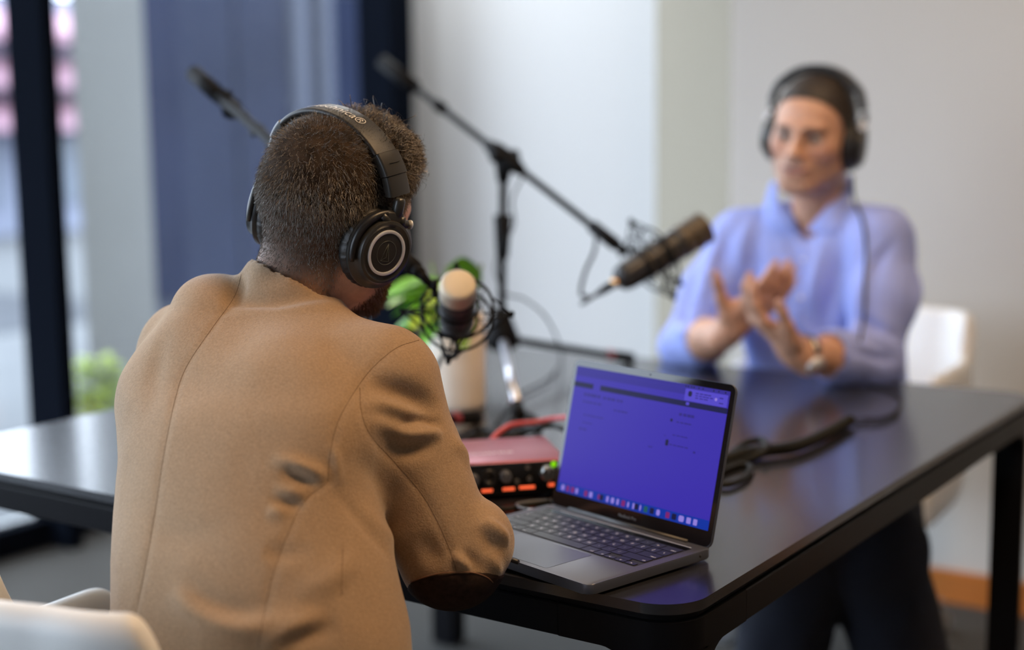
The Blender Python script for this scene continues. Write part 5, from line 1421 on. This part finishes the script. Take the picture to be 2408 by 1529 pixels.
t = thing('headphone_cable', 'long black headphone cable, coiled in the middle, on the table right of the laptop', 'cable', tuple(path[len(path) // 2]))
b = B(); tube(b, helix(path, .0078, .0052), .0023, 6); obj('coiled_section', b, m_cable, t)
b = B(); tube(b, path, .0052, 8); obj('coil_core', b, m_cable, t)
b = B(); e0 = path[-1]
tube(b, spline([e0, PH(2030, 985, TH + .004), PH(2070, 984, TH + .003), PH(2108, 968, TH + .003), PH(2118, 940, TH + .003), PH(2095, 920, TH + .003), PH(2040, 905, TH + .003)], 8), .0022, 8)
tube(b, spline([e0, PH(2020, 998, TH + .004), PH(2060, 1000, TH + .003), PH(2105, 982, TH + .003), PH(2116, 955, TH + .003)], 8), .0018, 8); obj('thin_section', b, m_cable, t)
loopp = spline([PH(1700, 1098, TH + .008), PH(1760, 1075, TH + .009), PH(1800, 1052, TH + .012), PH(1790, 1036, TH + .014), PH(1755, 1042, TH + .012), PH(1725, 1062, TH + .010), PH(1700, 1075, TH + .008)], 14)
cable('black cable loop lying under the coiled cable beside the laptop', [PH(1690, 1105, TH + .006), PH(1760, 1080, TH + .006), PH(1802, 1058, TH + .016), PH(1792, 1036, TH + .018), PH(1755, 1042, TH + .014), PH(1722, 1066, TH + .007)], .0058, n=10)
cable('black cable loop nearest the laptop screen on the table', [PH(1690, 1112, TH + .006), PH(1735, 1095, TH + .006), PH(1765, 1098, TH + .006), PH(1755, 1120, TH + .006), PH(1720, 1138, TH + .006), PH(1685, 1140, TH + .006)], .0048, n=10)
# cable hanging from the ear cup down the blue shirt
cp = [P(2004, 415, 2.82), P(2006, 450, 2.80)]
sp_ = on_surface(TH_, [(2012, 480), (2028, 520), (2036, 580), (2034, 660), (2032, 740), (2022, 800)], 6)
b = B(); tube(b, spline(cp + [s_ - np.array(rdir(2030, 600)) * .004 for s_ in sp_], 4), .0026, 8); cb = obj('cable', b, m_cable, hp2)

# ================================================================ PLANTER
pc_ = PH(1076, 955, TH)
t = thing('potted_plant', 'bright green leafy plant in a tall cream pot behind the gold headed microphone', 'plant', (pc_[0], pc_[1], TH))
m_pot = mat('cream_ceramic', (0.80, 0.71, 0.60), rough=0.6, noise=0.05, nscale=30)
rp = .052; hp_ = .170
b = B(); lathe(b, (pc_[0], pc_[1], TH), (0, 0, 1), [(0, rp * .90), (.004, rp * .96), (.012, rp * .985), (hp_ - .006, rp), (hp_, rp - .002), (hp_, rp - .008), (hp_ - .02, rp - .010)], 48, cap=False); obj('pot', b, m_pot, t)
b = B(); lathe(b, (pc_[0], pc_[1], TH + hp_ - .024), (0, 0, 1), [(0, rp - .009), (.004, rp - .0095)], 32); obj('soil', b, mat('soil', (.03, .02, .012), rough=1), t)
m_leaf = mat('green_leaf', (0.16, 0.42, 0.03), rough=0.35, noise=0.35, nscale=25, spec=.5)
m_leafy = mat('yellow_green_leaf', (0.36, 0.50, 0.04), rough=0.4, noise=0.2, nscale=25)
lr = np.random.default_rng(5)
b = B()
for i in range(5):
    a = lr.uniform(0, 2 * PI); tube(b, [(pc_[0] + .02 * math.cos(a), pc_[1] + .02 * math.sin(a), TH + hp_ - .022), (pc_[0] + .05 * math.cos(a), pc_[1] + .05 * math.sin(a), TH + hp_ + .09)], .003, 6)
obj('stem', b, mat('plant_stem', (.12, .2, .04)), t)
for i in range(26):
    a = 2 * PI * i * .618 + .3; h = TH + hp_ - .004 + .055 * lr.random(); el = lr.uniform(-.1, .45)
    d_ = V3(math.cos(a), math.sin(a), el); base_ = (pc_[0] + .015 * math.cos(a), pc_[1] + .015 * math.sin(a), h)
    d_ = d_ - CR * 1.0 - V3(0, 0, .35) * (i % 3 == 0)
    leaf_at('leaf', m_leafy if i % 4 == 0 else m_leaf, base_, d_, lr.uniform(.085, .125), lr.uniform(.055, .075), t, curl=.35, roll=lr.uniform(-.4, .4))
